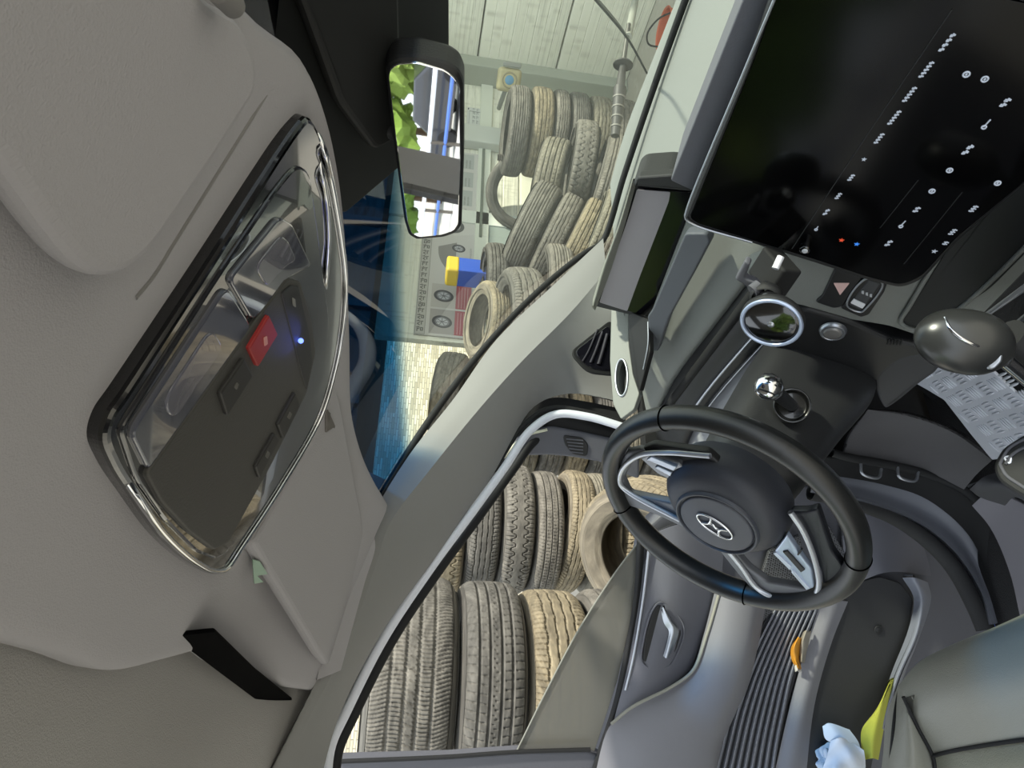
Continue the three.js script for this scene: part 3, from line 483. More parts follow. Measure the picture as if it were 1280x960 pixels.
// ================================================================== STEERING
{
  const n = V(Math.sin(0.1138) * 1, Math.sin(0.6089) * Math.cos(0.1138), Math.cos(0.6089) * Math.cos(0.1138)).normalize();
  const hub = rel(-0.861, -0.44, -0.3057), wp = { p: hub, n };
  const W = (x, y, o = 0) => meet(x, y, off(wp, o));
  // column shroud
  const s = thing('steering_column', 'dark moulded steering column shroud behind the steering wheel', 'column');
  const e1 = V(0, 1, 0).cross(n).normalize(), e2 = n.clone().cross(e1);
  const ringAt = (c, hw, hh, k = 4) => Array.from({ length: 24 }, (_, i) => { const a = i / 24 * Math.PI * 2, cx = Math.cos(a), sy = Math.sin(a); const x = Math.sign(cx) * Math.abs(cx) ** (2 / k) * hw, y = Math.sign(sy) * Math.abs(sy) ** (2 / k) * hh; return c.clone().addScaledVector(e1, x).addScaledVector(e2, y); });
  const ax = (t, up = 0) => hub.clone().addScaledVector(n, -t).addScaledVector(e2, up);
  const loops = [ringAt(ax(0.035), 0.055, 0.05, 3), ringAt(ax(0.06, -0.002), 0.072, 0.066, 3.4), ringAt(ax(0.13, -0.006), 0.078, 0.074), ringAt(ax(0.21, -0.012), 0.082, 0.082), ringAt(ax(0.29, -0.02), 0.086, 0.09), ringAt(ax(0.33, -0.02), 0.084, 0.088)].map((r) => [...r, r[0]]);
  obj('shroud', skin(loops, { nu: 2, nv: 4, thick: 0 }), std('#202123', 0.5, { bumpMap: grain, bumpScale: 0.0002 }), s);
  obj('front_cap', sheet(ringAt(ax(0.036), 0.054, 0.049, 3).map((v) => v), { p: ax(0.036), n }, { thick: 0.006, radius: 0 }), M.blackPlastic, s);
  const hole = at(990, 507, 0.955), hd = EYE.clone().sub(hole).normalize().add(V(0.5, 0.2, 0.1)).normalize();
  obj('stalk_boot', orient(lathe([[0.0, -0.004], [0.017, -0.004], [0.02, 0.0], [0.0225, 0.003], [0.0245, 0.001], [0.025, -0.01]]), hole, hd), phys('#0a0a0a', 0.25, { clearcoat: 1 }), s);
  settle(s);
  const k = thing('wiper_stalk', 'control stalk with a ball shaped chrome end, beside the column shroud', 'stalk');
  const tip = at(961, 484, 0.90);
  obj('arm', rod(hole, tip, 0.008, 0.011), M.blackPlastic, k);
  obj('chrome_ball', orient(lathe([[0, 0.019], [0.006, 0.018], [0.0125, 0.0145], [0.0175, 0.007], [0.0185, 0], [0.0175, -0.007], [0.013, -0.014], [0.008, -0.018]], 10), tip, tip.clone().sub(hole)), M.chrome, k);
  settle(k);
  // wheel
  const w = thing('steering_wheel', 'black leather steering wheel with silver edged spokes, turned a quarter round', 'steering wheel');
  const R = 0.171, rr = 0.0148, rim = [];
  const rimGeo = new THREE.TorusGeometry(R, rr, 28, 160); { const p = rimGeo.attributes.position; for (let i = 0; i < p.count; i++) { const x = p.getX(i), y = p.getY(i), z = p.getZ(i), l = Math.hypot(x, y), q = l - R; const s = (R + q * 1.0) / l; p.setXYZ(i, x * s, y * s, z * 1.22); } rimGeo.computeVertexNormals(); }
  const wm = new THREE.Matrix4().makeBasis(e1, e2, n).setPosition(hub); rimGeo.applyMatrix4(wm);
  obj('rim', rimGeo, phys('#1b1c1c', 0.34, { clearcoat: 0.2, clearcoatRoughness: 0.35, bumpMap: rep(grain, 40, 6), bumpScale: 0.0001 }), w);
  const ringPt = (px, py, r = R) => { const v = W(px, py).sub(hub).normalize(); return v; };
  for (const [x, y] of [[834, 525], [1078, 700], [935, 745], [790, 632]]) { const v = ringPt(x, y), c = hub.clone().addScaledVector(v, R); const t = new THREE.TorusGeometry(rr * 1.03, 0.0009, 8, 32); t.scale(1, 1.2, 1); const tang = n.clone().cross(v); t.applyMatrix4(new THREE.Matrix4().makeBasis(v, n, tang).setPosition(c)); obj('rim_seam', t, M.matteBlack, w); }
  // hub
  const hc = W(905, 632, 0.0);
  const axis1 = W(980, 690).sub(W(840, 595)).normalize(), axis2 = n.clone().cross(axis1);
  const hubLoop = (a, b, o, up = 0) => Array.from({ length: 29 }, (_, i) => { const q = i / 28 * Math.PI * 2; return hc.clone().addScaledVector(axis1, a * Math.cos(q)).addScaledVector(axis2, b * Math.sin(q)).addScaledVector(n, o); });
  obj('hub_cover', skin([hubLoop(0.082, 0.07, -0.045), hubLoop(0.088, 0.078, -0.02), hubLoop(0.082, 0.074, 0.006), hubLoop(0.068, 0.062, 0.02), hubLoop(0.03, 0.028, 0.025), hubLoop(0.001, 0.001, 0.0255)], { nu: 2, nv: 4, thick: 0 }), M.hubPlastic, w);
  const ec = W(895, 655, 0.026), er = 0.056;
  const disc = lathe([[0, 0.003], [er * 0.86, 0.0022], [er * 0.9, 0.001], [er * 0.915, -0.003]], 64), g2 = lathe([[er * 0.93, -0.004], [er * 0.96, 0.002], [er, 0.0025], [er * 1.03, 0.001], [er * 1.05, -0.004]], 64);
  const sq = (g, c, ka = 1.0, kb = 1.0) => { g.rotateX(Math.PI / 2); g.scale(ka, kb, 1); g.applyMatrix4(new THREE.Matrix4().makeBasis(axis1, axis2, n).setPosition(c)); return g; };
  obj('airbag_disc', sq(disc, ec, 1.0, 0.98), std('#4a4c54', 0.5, { bumpMap: grain, bumpScale: 0.0001 }), w);
  obj('disc_groove', sq(g2, ec, 1.0, 0.98), std('#3d4048', 0.4), w);
  // slanted H emblem in an oval
  const badge = [];
  const bp = (u, v, o = 0.0045) => ec.clone().addScaledVector(axis1, u).addScaledVector(axis2, v).addScaledVector(n, o);
  const ov = Array.from({ length: 28 }, (_, i) => bp(0.0265 * Math.cos(i / 28 * 6.2832), 0.0135 * Math.sin(i / 28 * 6.2832)));
  badge.push(tube(ov, 0.0016, 84, 10, true));
  badge.push(tube([bp(-0.0155, -0.0095), bp(-0.009, -0.003), bp(-0.0085, 0.004), bp(-0.0115, 0.0115)], 0.0019), tube([bp(0.0125, -0.0115), bp(0.0085, -0.004), bp(0.009, 0.003), bp(0.0155, 0.0095)], 0.0019), tube([bp(-0.009, -0.001), bp(-0.003, 0.0012), bp(0.003, -0.0012), bp(0.009, 0.001)], 0.0018));
  obj('emblem', badge, M.chrome, w);
  // spokes: two on each side, silver edged, with a switch pod between
  const spoke = (px, o, mat, name = 'spoke', th = 0.014) => obj(name, sheet(px, off(wp, o), { thick: th, bevel: 0.004, radius: 0.006 }), mat, w);
  spoke([[764, 598], [782, 566], [800, 562], [812, 569], [790, 578], [778, 600], [786, 618], [862, 634], [880, 650], [870, 668], [820, 644], [782, 632], [770, 618]], 0.002, std('#6b6d72', 0.42, { metalness: 0.35 }));
  spoke([[778, 572], [815, 556], [884, 566], [905, 585], [880, 592], [832, 573], [800, 570]], -0.002, M.blackPlastic);
  spoke([[1008, 640], [1022, 636], [1040, 690], [1062, 720], [1058, 746], [1030, 752], [1026, 715], [985, 640]], 0.0, M.leather);
  spoke([[888, 676], [904, 674], [936, 712], [958, 728], [1015, 738], [1018, 752], [985, 756], [948, 746], [925, 722]], 0.002, std('#6b6d72', 0.42, { metalness: 0.35 }));
  obj('silver_edge', tube([[900, 676], [925, 706], [950, 738], [985, 752], [1012, 750], [1023, 735], [1020, 706], [1004, 664], [988, 640]].map(([x, y]) => W(x, y, 0.006)), 0.0038, 80), std('#c3c6cc', 0.3, { metalness: 0.6 }), w);
  obj('silver_edge', tube([[888, 570], [835, 566], [800, 569], [777, 588], [776, 606], [790, 618], [850, 650]].map(([x, y]) => W(x, y, 0.006)), 0.0038, 80), std('#c3c6cc', 0.3, { metalness: 0.6 }), w);
  const pod = obj('switch_pod', sheet([[968, 690], [983, 669], [1000, 694], [1014, 712], [1017, 735], [1009, 738]], off(wp, 0.008), { thick: 0.01, bevel: 0.002, radius: 0.003 }), std('#b9c6da', 0.3, { metalness: 0.5 }), w); pod.userData.label = 'silver switch pod near the seat';
  for (const px of [[[978, 690], [984, 689], [1006, 713], [1001, 716]], [[996, 694], [1001, 687], [1003, 688], [998, 695]], [[970, 691], [966, 692], [987, 713], [989, 709]], [[990, 712], [989, 716], [1008, 738], [1012, 736]]]) obj('switch_key', sheet(px, off(wp, 0.0105), { thick: 0.004, bevel: 0.001, radius: 0.001 }), px[0][0] === 978 || px[0][0] === 996 ? M.blackPlastic : std('#c9d2e2', 0.3, { metalness: 0.4 }), pod);
  const pod2 = obj('switch_pod', sheet([[800, 573], [813, 567], [848, 578], [858, 590], [838, 600], [822, 593]], off(wp, 0.006), { thick: 0.01, bevel: 0.002, radius: 0.003 }), phys('#4a4c50', 0.2, { clearcoat: 1 }), w); pod2.userData.label = 'dark switch pod near the windscreen';
  for (const px of [[[808, 575], [814, 571], [846, 584], [842, 589]], [[818, 585], [822, 583], [840, 591], [838, 596]]]) obj('switch_key', sheet(px, off(wp, 0.0095), { thick: 0.004, bevel: 0.001, radius: 0.001 }), M.satin, pod2);
  settle(w);
}

// ================================================================== DRIVER DOOR, swung open
const hingeAt = rel(-1.3, -0.453, -0.628), dn = V(Math.cos(0.663), 0, Math.sin(0.663)), dAlong = V(-Math.sin(0.663), 0, Math.cos(0.663)), doorPlane = { p: hingeAt, n: dn };
const D = (x, y, o = 0) => meet(x, y, off(doorPlane, o));
const dsheet = (px, o, opt = {}) => sheet(px, off(doorPlane, o), { along: dAlong, ...opt });
{
  const d = thing('car_door', 'open driver door with dark grey lining and a half lowered window', 'door');
  obj('door_card', dsheet([[803, 664], [830, 640], [930, 600], [1060, 610], [1130, 650], [1190, 690], [1244, 745], [1250, 800], [1180, 860], [1130, 930], [1120, 985], [740, 985], [752, 940], [775, 850], [792, 740]], -0.012, { thick: 0.05, bevel: 0.008, radius: 0.02 }), M.darkTrim, d);
  obj('upper_lining', skin([
    [D(812, 668, -0.004), D(850, 655, 0.012), D(905, 655, 0.0)],
    [D(806, 700, -0.002), D(845, 700, 0.018), D(900, 735, 0.0)],
    [D(795, 760, 0.0), D(835, 770, 0.022), D(880, 790, 0.0)],
    [D(783, 830, 0.002), D(812, 845, 0.022), D(848, 868, 0.004)],
    [D(770, 885, 0.004), D(780, 900, 0.02), D(800, 905, 0.01)],
    [D(752, 965, 0.004), D(760, 970, 0.014), D(770, 975, 0.01)]], { thick: 0.01 }), M.doorCard, d);
  obj('weather_strip', skin([[796, 672, 806, 680], [792, 745, 800, 748], [780, 815, 789, 818], [766, 880, 776, 884], [745, 944, 757, 950], [736, 975, 748, 980]].map(([a, b, c, e]) => [D(a, b, 0.0), D((a + c) / 2, (b + e) / 2, 0.006), D(c, e, 0.0)]), { thick: 0.006 }), M.rubber, d);
  obj('belt_trim', tube([[812, 680], [804, 748], [792, 820], [782, 862]].map(([x, y]) => D(x, y, 0.008)), 0.004), M.satin, d);
  // window: lowered tinted pane, pale reflection haze put into its grey colour, and the frame behind it
  obj('window_pane', dsheet([[806, 668], [770, 715], [722, 790], [680, 870], [645, 941], [742, 943], [772, 850], [796, 740], [808, 690]], -0.014, { thick: 0.004, bevel: 0.001, radius: 0.004 }), phys('#a5a49c', 0.06, { transmission: 0.62, thickness: 0, ior: 1.6 }), d);
  obj('pane_edge', tube([[800, 676], [770, 715], [722, 790], [680, 870], [645, 941]].map(([x, y]) => D(x, y, -0.013)), 0.0022), std('#77786f', 0.3), d);
  obj('window_frame', dsheet([[398, 972], [416, 951], [560, 947], [645, 941], [735, 939], [752, 946], [752, 985], [398, 985]], -0.004, { thick: 0.03, bevel: 0.006, radius: 0.006 }), M.darkTrim, d);
  obj('frame_seal', tube([[420, 952], [560, 946], [645, 940], [738, 937]].map(([x, y]) => D(x, y, 0.002)), 0.005), M.rubber, d);
  // mirror foot trim with the small speaker
  obj('front_corner_trim', dsheet([[628, 576], [636, 560], [648, 546], [664, 537], [690, 533], [722, 539], [775, 550], [800, 566], [800, 600], [775, 590], [752, 578], [718, 572], [688, 569], [655, 570]], 0.012, { thick: 0.03, bevel: 0.006, radius: 0.012 }), M.darkTrim, d);
  obj('pale_edge', tube([[630, 572], [645, 554], [662, 543], [684, 537]].map(([x, y]) => D(x, y, 0.015)), 0.003), std('#c9cab4', 0.5), d);
  const tw = obj('small_speaker', dsheet([[704, 544], [728, 547], [736, 556], [734, 571], [716, 568], [706, 556]], 0.015, { thick: 0.006, radius: 0.008 }), M.blackPlastic, d);
  for (let i = 0; i < 5; i++) obj('grille_bar', dsheet([[708 + i * 1.2, 548 + i * 4], [729, 550 + i * 4], [729, 551.4 + i * 4], [708 + i * 1.2, 549.4 + i * 4]], 0.0165, { thick: 0.002, bevel: 0, radius: 0 }), M.darkTrim, tw);
  obj('seal_channel', skin([[[612, 600], [618, 588], [628, 580]], [[640, 556], [646, 546], [654, 548]], [[668, 526], [672, 522], [676, 535]], [[700, 516], [704, 520], [706, 535]], [[770, 528], [770, 540], [775, 556]]].map((r) => r.map(([x, y], i) => D(x, y, [-0.004, 0.006, 0.006][i]))), { thick: 0.02 }), M.matteBlack, d);
  // inside handle in its recess
  obj('handle_recess', dsheet([[803, 826], [806, 798], [815, 766], [823, 755], [833, 757], [850, 778], [852, 792], [846, 812], [836, 830], [818, 834]], 0.018, { thick: 0.03, bevel: 0.003, radius: 0.008 }), M.blackPlastic, d);
  obj('recess_rim', tube([[803, 828], [805, 798], [815, 764], [824, 753], [835, 756], [853, 778], [855, 792], [849, 812], [838, 831], [818, 836]].map(([x, y]) => D(x, y, 0.0185)), 0.0022, 90, 8, true), M.doorCard, d);
  obj('handle', skin([[[826, 762], [829, 759], [832, 763]], [[830, 779], [836, 774], [841, 778]], [[836, 789], [842, 786], [848, 788]], [[834, 802], [839, 801], [844, 804]], [[829, 820], [833, 823], [837, 821]]].map((r) => r.map(([x, y], i) => D(x, y, [0.026, 0.034, 0.026][i]))), { thick: 0.008 }), M.satin, d);
  // armrest
  obj('armrest', skin([
    [D(893, 741, 0.02), D(915, 742, 0.045), D(944, 748, 0.05), D(957, 757, 0.02)],
    [D(880, 792, 0.02), D(905, 795, 0.055), D(936, 800, 0.06), D(948, 806, 0.02)],
    [D(864, 838, 0.02), D(890, 850, 0.06), D(922, 855, 0.065), D(934, 860, 0.02)],
    [D(838, 860, 0.02), D(868, 880, 0.062), D(906, 890, 0.07), D(918, 895, 0.02)],
    [D(788, 886, 0.02), D(836, 912, 0.062), D(892, 925, 0.07), D(903, 930, 0.02)],
    [D(762, 908, 0.02), D(812, 945, 0.062), D(886, 962, 0.07), D(895, 968, 0.02)],
    [D(742, 975, 0.02), D(800, 985, 0.062), D(880, 990, 0.07), D(888, 992, 0.02)]], { thick: 0.012 }), M.armrest, d);
  obj('armrest_piping', tube([[900, 738], [884, 792], [866, 838], [840, 858], [790, 884], [764, 905]].map(([x, y]) => D(x, y, 0.03)), 0.0035), std('#8b8a80', 0.5), d);
  // ribbed lower panel
  obj('rib_bed', dsheet([[968, 752], [1030, 752], [1010, 800], [985, 880], [964, 985], [880, 985], [905, 900], [935, 820]], 0.012, { thick: 0.02, radius: 0.004 }), std('#1d1e22', 0.6), d);
  for (let i = 0; i < 9; i++) {
    const k = i / 8, L = (a, b) => a + (b - a) * k;
    const mid = [[L(972, 1022), 757], [L(950, 1004), 800], [L(930, 988), 845], [L(914, 978), 890], [L(904, 970), 930], [L(890, 962), 988]];
    obj('rib', skin(mid.map(([x, y]) => [D(x - 2.6, y, 0.012), D(x, y, 0.021), D(x + 2.6, y, 0.012)]), { nu: 4, nv: 5, thick: 0.002 }), std('#868992', 0.42), d);
  }
  const perf = canvas(64, 64, (k) => { k.fillStyle = '#55565a'; k.fillRect(0, 0, 64, 64); k.fillStyle = '#08080a'; for (const [x, y] of [[4, 6], [36, 6], [20, 38], [52, 38]]) k.fillRect(x, y, 22, 20), k.fillRect((x + 0) % 64, y, 22, 20); });
  perf.colorSpace = THREE.SRGBColorSpace; perf.wrapS = perf.wrapT = THREE.RepeatWrapping; perf.repeat.set(90, 90);
  const mesh = std('#ffffff', 0.6, { map: perf });
  obj('speaker_grille', dsheet([[944, 748], [962, 690], [1000, 668], [1012, 738], [1006, 762], [962, 768], [944, 790]], 0.016, { thick: 0.01, radius: 0.004 }), mesh, d);
  obj('speaker_grille', dsheet([[1022, 652], [1036, 656], [1056, 690], [1056, 712], [1046, 714], [1030, 690]], 0.016, { thick: 0.01, radius: 0.004 }), mesh, d);
  // map pocket at the foot
  obj('pocket_wall', skin([
    [D(1026, 752, 0.015), D(1044, 750, 0.03), D(1060, 752, 0.02)],
    [D(1010, 800, 0.015), D(1028, 800, 0.03), D(1040, 802, 0.02)],
    [D(988, 880, 0.015), D(1004, 880, 0.03), D(1018, 882, 0.02)],
    [D(964, 985, 0.015), D(984, 985, 0.03), D(1006, 985, 0.02)]], { thick: 0.01 }), M.armrest, d);
  obj('pocket_front', skin([
    [D(1052, 640, 0.012), D(1090, 642, 0.02), D(1150, 672, 0.01)],
    [D(1054, 690, 0.015), D(1100, 690, 0.03), D(1160, 700, 0.01)],
    [D(1058, 735, 0.02), D(1105, 716, 0.045), D(1164, 720, 0.01)]], { thick: 0.008 }), M.doorCard, d);
  obj('pocket_floor', dsheet([[1050, 738], [1072, 728], [1100, 721], [1126, 729], [1142, 750], [1138, 780], [1117, 838], [1100, 900], [1085, 985], [1000, 985], [1016, 890], [1034, 810]], 0.018, { thick: 0.006, radius: 0.01 }), std('#242527', 0.7, { bumpMap: grain, bumpScale: 0.0003 }), d);
  obj('pocket_lip', skin([[[1128, 722], [1142, 722], [1160, 728]], [[1142, 748], [1152, 746], [1164, 748]], [[1136, 785], [1146, 790], [1150, 795]], [[1114, 842], [1122, 846], [1128, 850]], [[1094, 905], [1102, 910], [1108, 915]]].map((r) => r.map(([x, y], i) => D(x, y, [0.03, 0.06, 0.03][i]))), { thick: 0.01 }), std('#70747f', 0.45), d);
  const clip = D(1098, 787, 0.02); obj('floor_clip', orient(lathe([[0, 0.003], [0.005, 0.003], [0.006, 0.001], [0.008, 0.002], [0.0105, 0.0015], [0.011, 0]]), clip, dn), M.blackPlastic, d);
  settle(d);
}
// things lying in the door
function crumple(name, label, category, c, sx, sy, sz, color, k, opt = {}) {
  const g = new THREE.IcosahedronGeometry(1, 14), p = g.attributes.position;
  for (let i = 0; i < p.count; i++) {
    const v = V(p.getX(i), p.getY(i), p.getZ(i)), n = Math.abs(noise.noise(v.x * 2.2 + k, v.y * 2.2, v.z * 2.2)) * 0.7 + Math.abs(noise.noise(v.x * 4, v.y * 4 + k, v.z * 4)) * 0.12;
    v.multiplyScalar(0.72 + n * 0.7); p.setXYZ(i, c.x + v.x * sx, c.y + v.y * sy, c.z + v.z * sz);
  }
  g.computeVertexNormals();
  const t = thing(name, label, category); obj('body', g, std(color, 0.7, opt), t); return t;
}
{
  const bag = crumple('plastic_bag', 'crumpled pale blue plastic bag stuffed in the door pocket', 'bag', D(1046, 958, 0.05), 0.045, 0.05, 0.055, '#cfd6e0', 2);
  obj('fold', skin([[D(1038, 926, 0.07), D(1050, 922, 0.09), D(1062, 926, 0.075), D(1080, 938, 0.085)], [D(1034, 944, 0.075), D(1048, 942, 0.085), D(1064, 944, 0.1), D(1082, 958, 0.08)], [D(1026, 966, 0.07), D(1044, 962, 0.1), D(1062, 966, 0.085), D(1080, 980, 0.09)]], { nu: 3, nv: 3, thick: 0.0015 }), std('#cdd5e0', 0.5), bag);
  obj('flap', skin([[D(1028, 908, 0.06), D(1036, 904, 0.07), D(1062, 912, 0.065)], [D(1032, 924, 0.065), D(1050, 922, 0.08), D(1074, 930, 0.07)], [D(1046, 930, 0.07), D(1056, 936, 0.085), D(1076, 952, 0.07)]], { thick: 0.0015 }), std('#d2deed', 0.6), bag); settle(bag);
  const cl = thing('cleaning_cloth', 'bright yellow cleaning cloth beside the plastic bag in the door pocket', 'cloth');
  obj('fold', skin([[D(1118, 848, 0.05), D(1112, 852, 0.06), D(1108, 862, 0.05)], [D(1112, 872, 0.055), D(1104, 872, 0.07), D(1096, 886, 0.055)], [D(1108, 892, 0.055), D(1098, 894, 0.075), D(1078, 910, 0.06)], [D(1104, 915, 0.055), D(1092, 920, 0.08), D(1076, 926, 0.06)], [D(1098, 950, 0.055), D(1090, 948, 0.08), D(1080, 950, 0.06)]], { nu: 8, nv: 8, thick: 0.004 }), std('#b4b647', 0.95, { bumpMap: weave, bumpScale: 0.003 }), cl);
  settle(cl);
  const wr = thing('sweet_wrapper', 'orange and grey crumpled wrapper lying on the ribbed door panel', 'wrapper');
  const tw = (px, o, r, m, n) => obj(n, skin(px.map(([x, y, w], i) => [D(x - w, y + 1, 0.026), D(x - w * 0.3, y - 1, 0.04 + o * (i % 2)), D(x + w * 0.4, y + 1, 0.032 + o), D(x + w, y, 0.026)]), { thick: 0.002 }), m, wr);
  tw([[999, 797, 3], [995, 808, 6], [994, 822, 5], [999, 836, 3]], 0.008, 0, std('#c98a24', 0.5), 'orange_part');
  tw([[1009, 789, 5], [1006, 800, 6], [1004, 812, 5], [1003, 828, 3]], 0.006, 0, std('#8d877c', 0.6), 'grey_part');
  tw([[996, 832, 3], [998, 839, 4]], 0.004, 0, std('#dcd8cf', 0.6), 'white_tip');
  settle(wr);
}

// ================================================================== LOWER CAB: kick panel, sill, foot plate, pedal, seat
{
  const t = struct('trim_3', 'dark door sill with seals and grey kick panel');
  const A = (x, y, X) => atX(x, y, X);
  obj('kick_panel', skin([[A(1085, 512, -1.08), A(1062, 548, -1.13), A(1055, 570, -1.16)], [A(1135, 520, -1.05), A(1120, 550, -1.12), A(1112, 578, -1.16)], [A(1190, 540, -1.03), A(1172, 568, -1.11), A(1160, 590, -1.15)], [A(1240, 575, -1.0), A(1218, 596, -1.09), A(1205, 612, -1.14)]], { thick: 0.01 }), std('#4b4a4c', 0.9, { bumpMap: weave, bumpScale: 0.0006 }), t);
  obj('kick_seal', tube([[1040, 566], [1062, 572], [1112, 581], [1160, 593], [1207, 614], [1232, 640], [1262, 690]].map(([x, y]) => A(x, y, -1.155)), 0.0085, 90), M.rubber, t);
  obj('black_channel', skin([[A(1030, 572, -1.17), A(1026, 592, -1.2)], [A(1110, 582, -1.165), A(1105, 606, -1.2)], [A(1165, 596, -1.16), A(1160, 625, -1.2)], [A(1215, 620, -1.155), A(1210, 668, -1.2)], [A(1250, 670, -1.15), A(1240, 730, -1.2)], [A(1268, 730, -1.15), A(1256, 775, -1.2)]], { thick: 0.01 }), M.matteBlack, t);
  obj('sill_rail', skin([[A(1020, 588, -1.2), A(1018, 600, -1.21), A(1016, 610, -1.2)], [A(1070, 594, -1.2), A(1066, 606, -1.215), A(1064, 618, -1.2)], [A(1130, 612, -1.2), A(1124, 624, -1.215), A(1120, 636, -1.2)], [A(1180, 636, -1.2), A(1172, 650, -1.215), A(1165, 660, -1.2)], [A(1220, 676, -1.2), A(1210, 688, -1.215), A(1202, 694, -1.2)], [A(1246, 730, -1.2), A(1238, 735, -1.215), A(1230, 738, -1.2)], [A(1258, 775, -1.2), A(1250, 778, -1.215), A(1244, 780, -1.2)]], { thick: 0.012 }), std('#6a6d76', 0.45), t);
  obj('outer_seal', tube([[1016, 618], [1064, 628], [1118, 648], [1160, 676], [1195, 712], [1222, 760], [1235, 790]].map(([x, y]) => A(x - 3, y - 3, -1.225)), 0.017, 90), M.rubber, t);
  obj('tread_panel', skin([[A(1236, 612, -1.07), A(1215, 632, -1.14)], [A(1262, 622, -1.03), A(1238, 660, -1.13)], [A(1290, 640, -0.99), A(1262, 715, -1.12)], [A(1305, 690, -1.0), A(1275, 770, -1.12)]], { thick: 0.01 }), std('#77757b', 0.5), t);
  for (const [x, y] of [[1076, 588], [1122, 592]]) obj('loop', tube([[x, y - 8], [x + 2, y + 4], [x + 22, y + 9], [x + 26, y - 2]].map(([a, b]) => A(a, b, -1.15)), 0.003), M.satin, t);
  obj('outer_body', skin([[A(1262, 715, -1.235), A(1300, 640, -1.235)], [A(1240, 800, -1.235), A(1300, 800, -1.235)]], { thick: 0.01 }), std('#3b62c8', 0.35), t);
}
{
  const p = thing('foot_plate', 'bare metal chequer plate covering the driver footwell', 'plate');
  const pl = three([1180, 470, 1.1], [1280, 520, 1.0], [1240, 568, 1.14]);
  obj('sheet', sheet([[1128, 470], [1150, 440], [1215, 440], [1300, 520], [1300, 562], [1262, 572], [1240, 575], [1215, 545], [1180, 500], [1160, 488]], pl, { thick: 0.004, bevel: 0.001, radius: 0.004 }), std('#b9bdc6', 0.4, { metalness: 0.35 }), p);
  const f = frameOf(pl, V(0.3, 0, -1)), cellS = 0.031, c0 = meet(1225, 515, pl);
  const lug = new THREE.SphereGeometry(1, 10, 6); lug.scale(0.0115, 0.0022, 0.0024);
  const lugs = {};
  for (let i = -4; i <= 4; i++) for (let j = -5; j <= 5; j++) for (let k = 0; k < 4; k++) {
    const turn = (i + j) & 1, o = (k - 1.5) * 0.0066;
    const q = c0.clone().addScaledVector(f.e1, i * cellS + (turn ? o : 0)).addScaledVector(f.e2, j * cellS + (turn ? 0 : o));
    const v = q.clone().sub(EYE), c = [v.dot(toWorld(V(1, 0, 0))), v.dot(toWorld(V(0, 1, 0))), v.dot(toWorld(V(0, 0, 1)))], sx = 640 + FOCAL * c[0] / c[2], sy = 480 + FOCAL * c[1] / c[2];
    if (sx < 1150 || sy < 448 || sx > 1292 || sx - 1180 > (sy - 470) * 1.0 + 95 || sy - 500 > (sx - 1180) * 0.95 + 0) continue;
    const m = obj('raised_bar', lug, p.children[0].material, p); m.position.copy(q);
    m.quaternion.setFromRotationMatrix(new THREE.Matrix4().makeBasis(turn ? f.e2 : f.e1, pl.n, turn ? f.e1.clone() : f.e2.clone().negate()));
  }
  settle(p);
}
{
  const p = thing('pedal', 'black rubber foot rest pedal with a raised triangle mark at the frame edge', 'pedal');
  const pl = three([1255, 580, 0.98], [1290, 610, 0.94], [1285, 560, 0.96]);
  obj('rubber_pad', sheet([[1240, 582], [1252, 560], [1275, 545], [1310, 528], [1310, 640], [1262, 612], [1246, 600]], pl, { thick: 0.02, bevel: 0.005, radius: 0.01 }), M.blackPlastic, p);
  for (const l of [[[1250, 580], [1262, 560], [1310, 536]], [[1250, 580], [1258, 594], [1275, 606], [1310, 628]], [[1257, 580], [1268, 566], [1310, 548]]]) obj('ridge', tube(l.map(([x, y]) => meet(x, y, off(pl, 0.001))), 0.0022), M.darkTrim, p);
  obj('triangle_mark', tube([[1256, 572], [1263, 571], [1262, 579]].map(([x, y]) => meet(x, y, off(pl, 0.001))), 0.0014, 24, 8, true), M.seal, p);
  settle(p);
  const b = thing('floor_duct', 'rounded black moulding under the pedal beside the door sill', 'moulding');
  obj('shell', skin([[atX(1212, 612, -1.02), atX(1230, 596, -0.99), atX(1256, 588, -0.97)], [atX(1226, 622, -1.03), atX(1248, 606, -0.97), atX(1282, 606, -0.95)], [atX(1256, 632, -1.02), atX(1272, 622, -0.97), atX(1310, 650, -0.95)]], { thick: 0.01 }), std('#2d2e32', 0.7), b); settle(b);
}
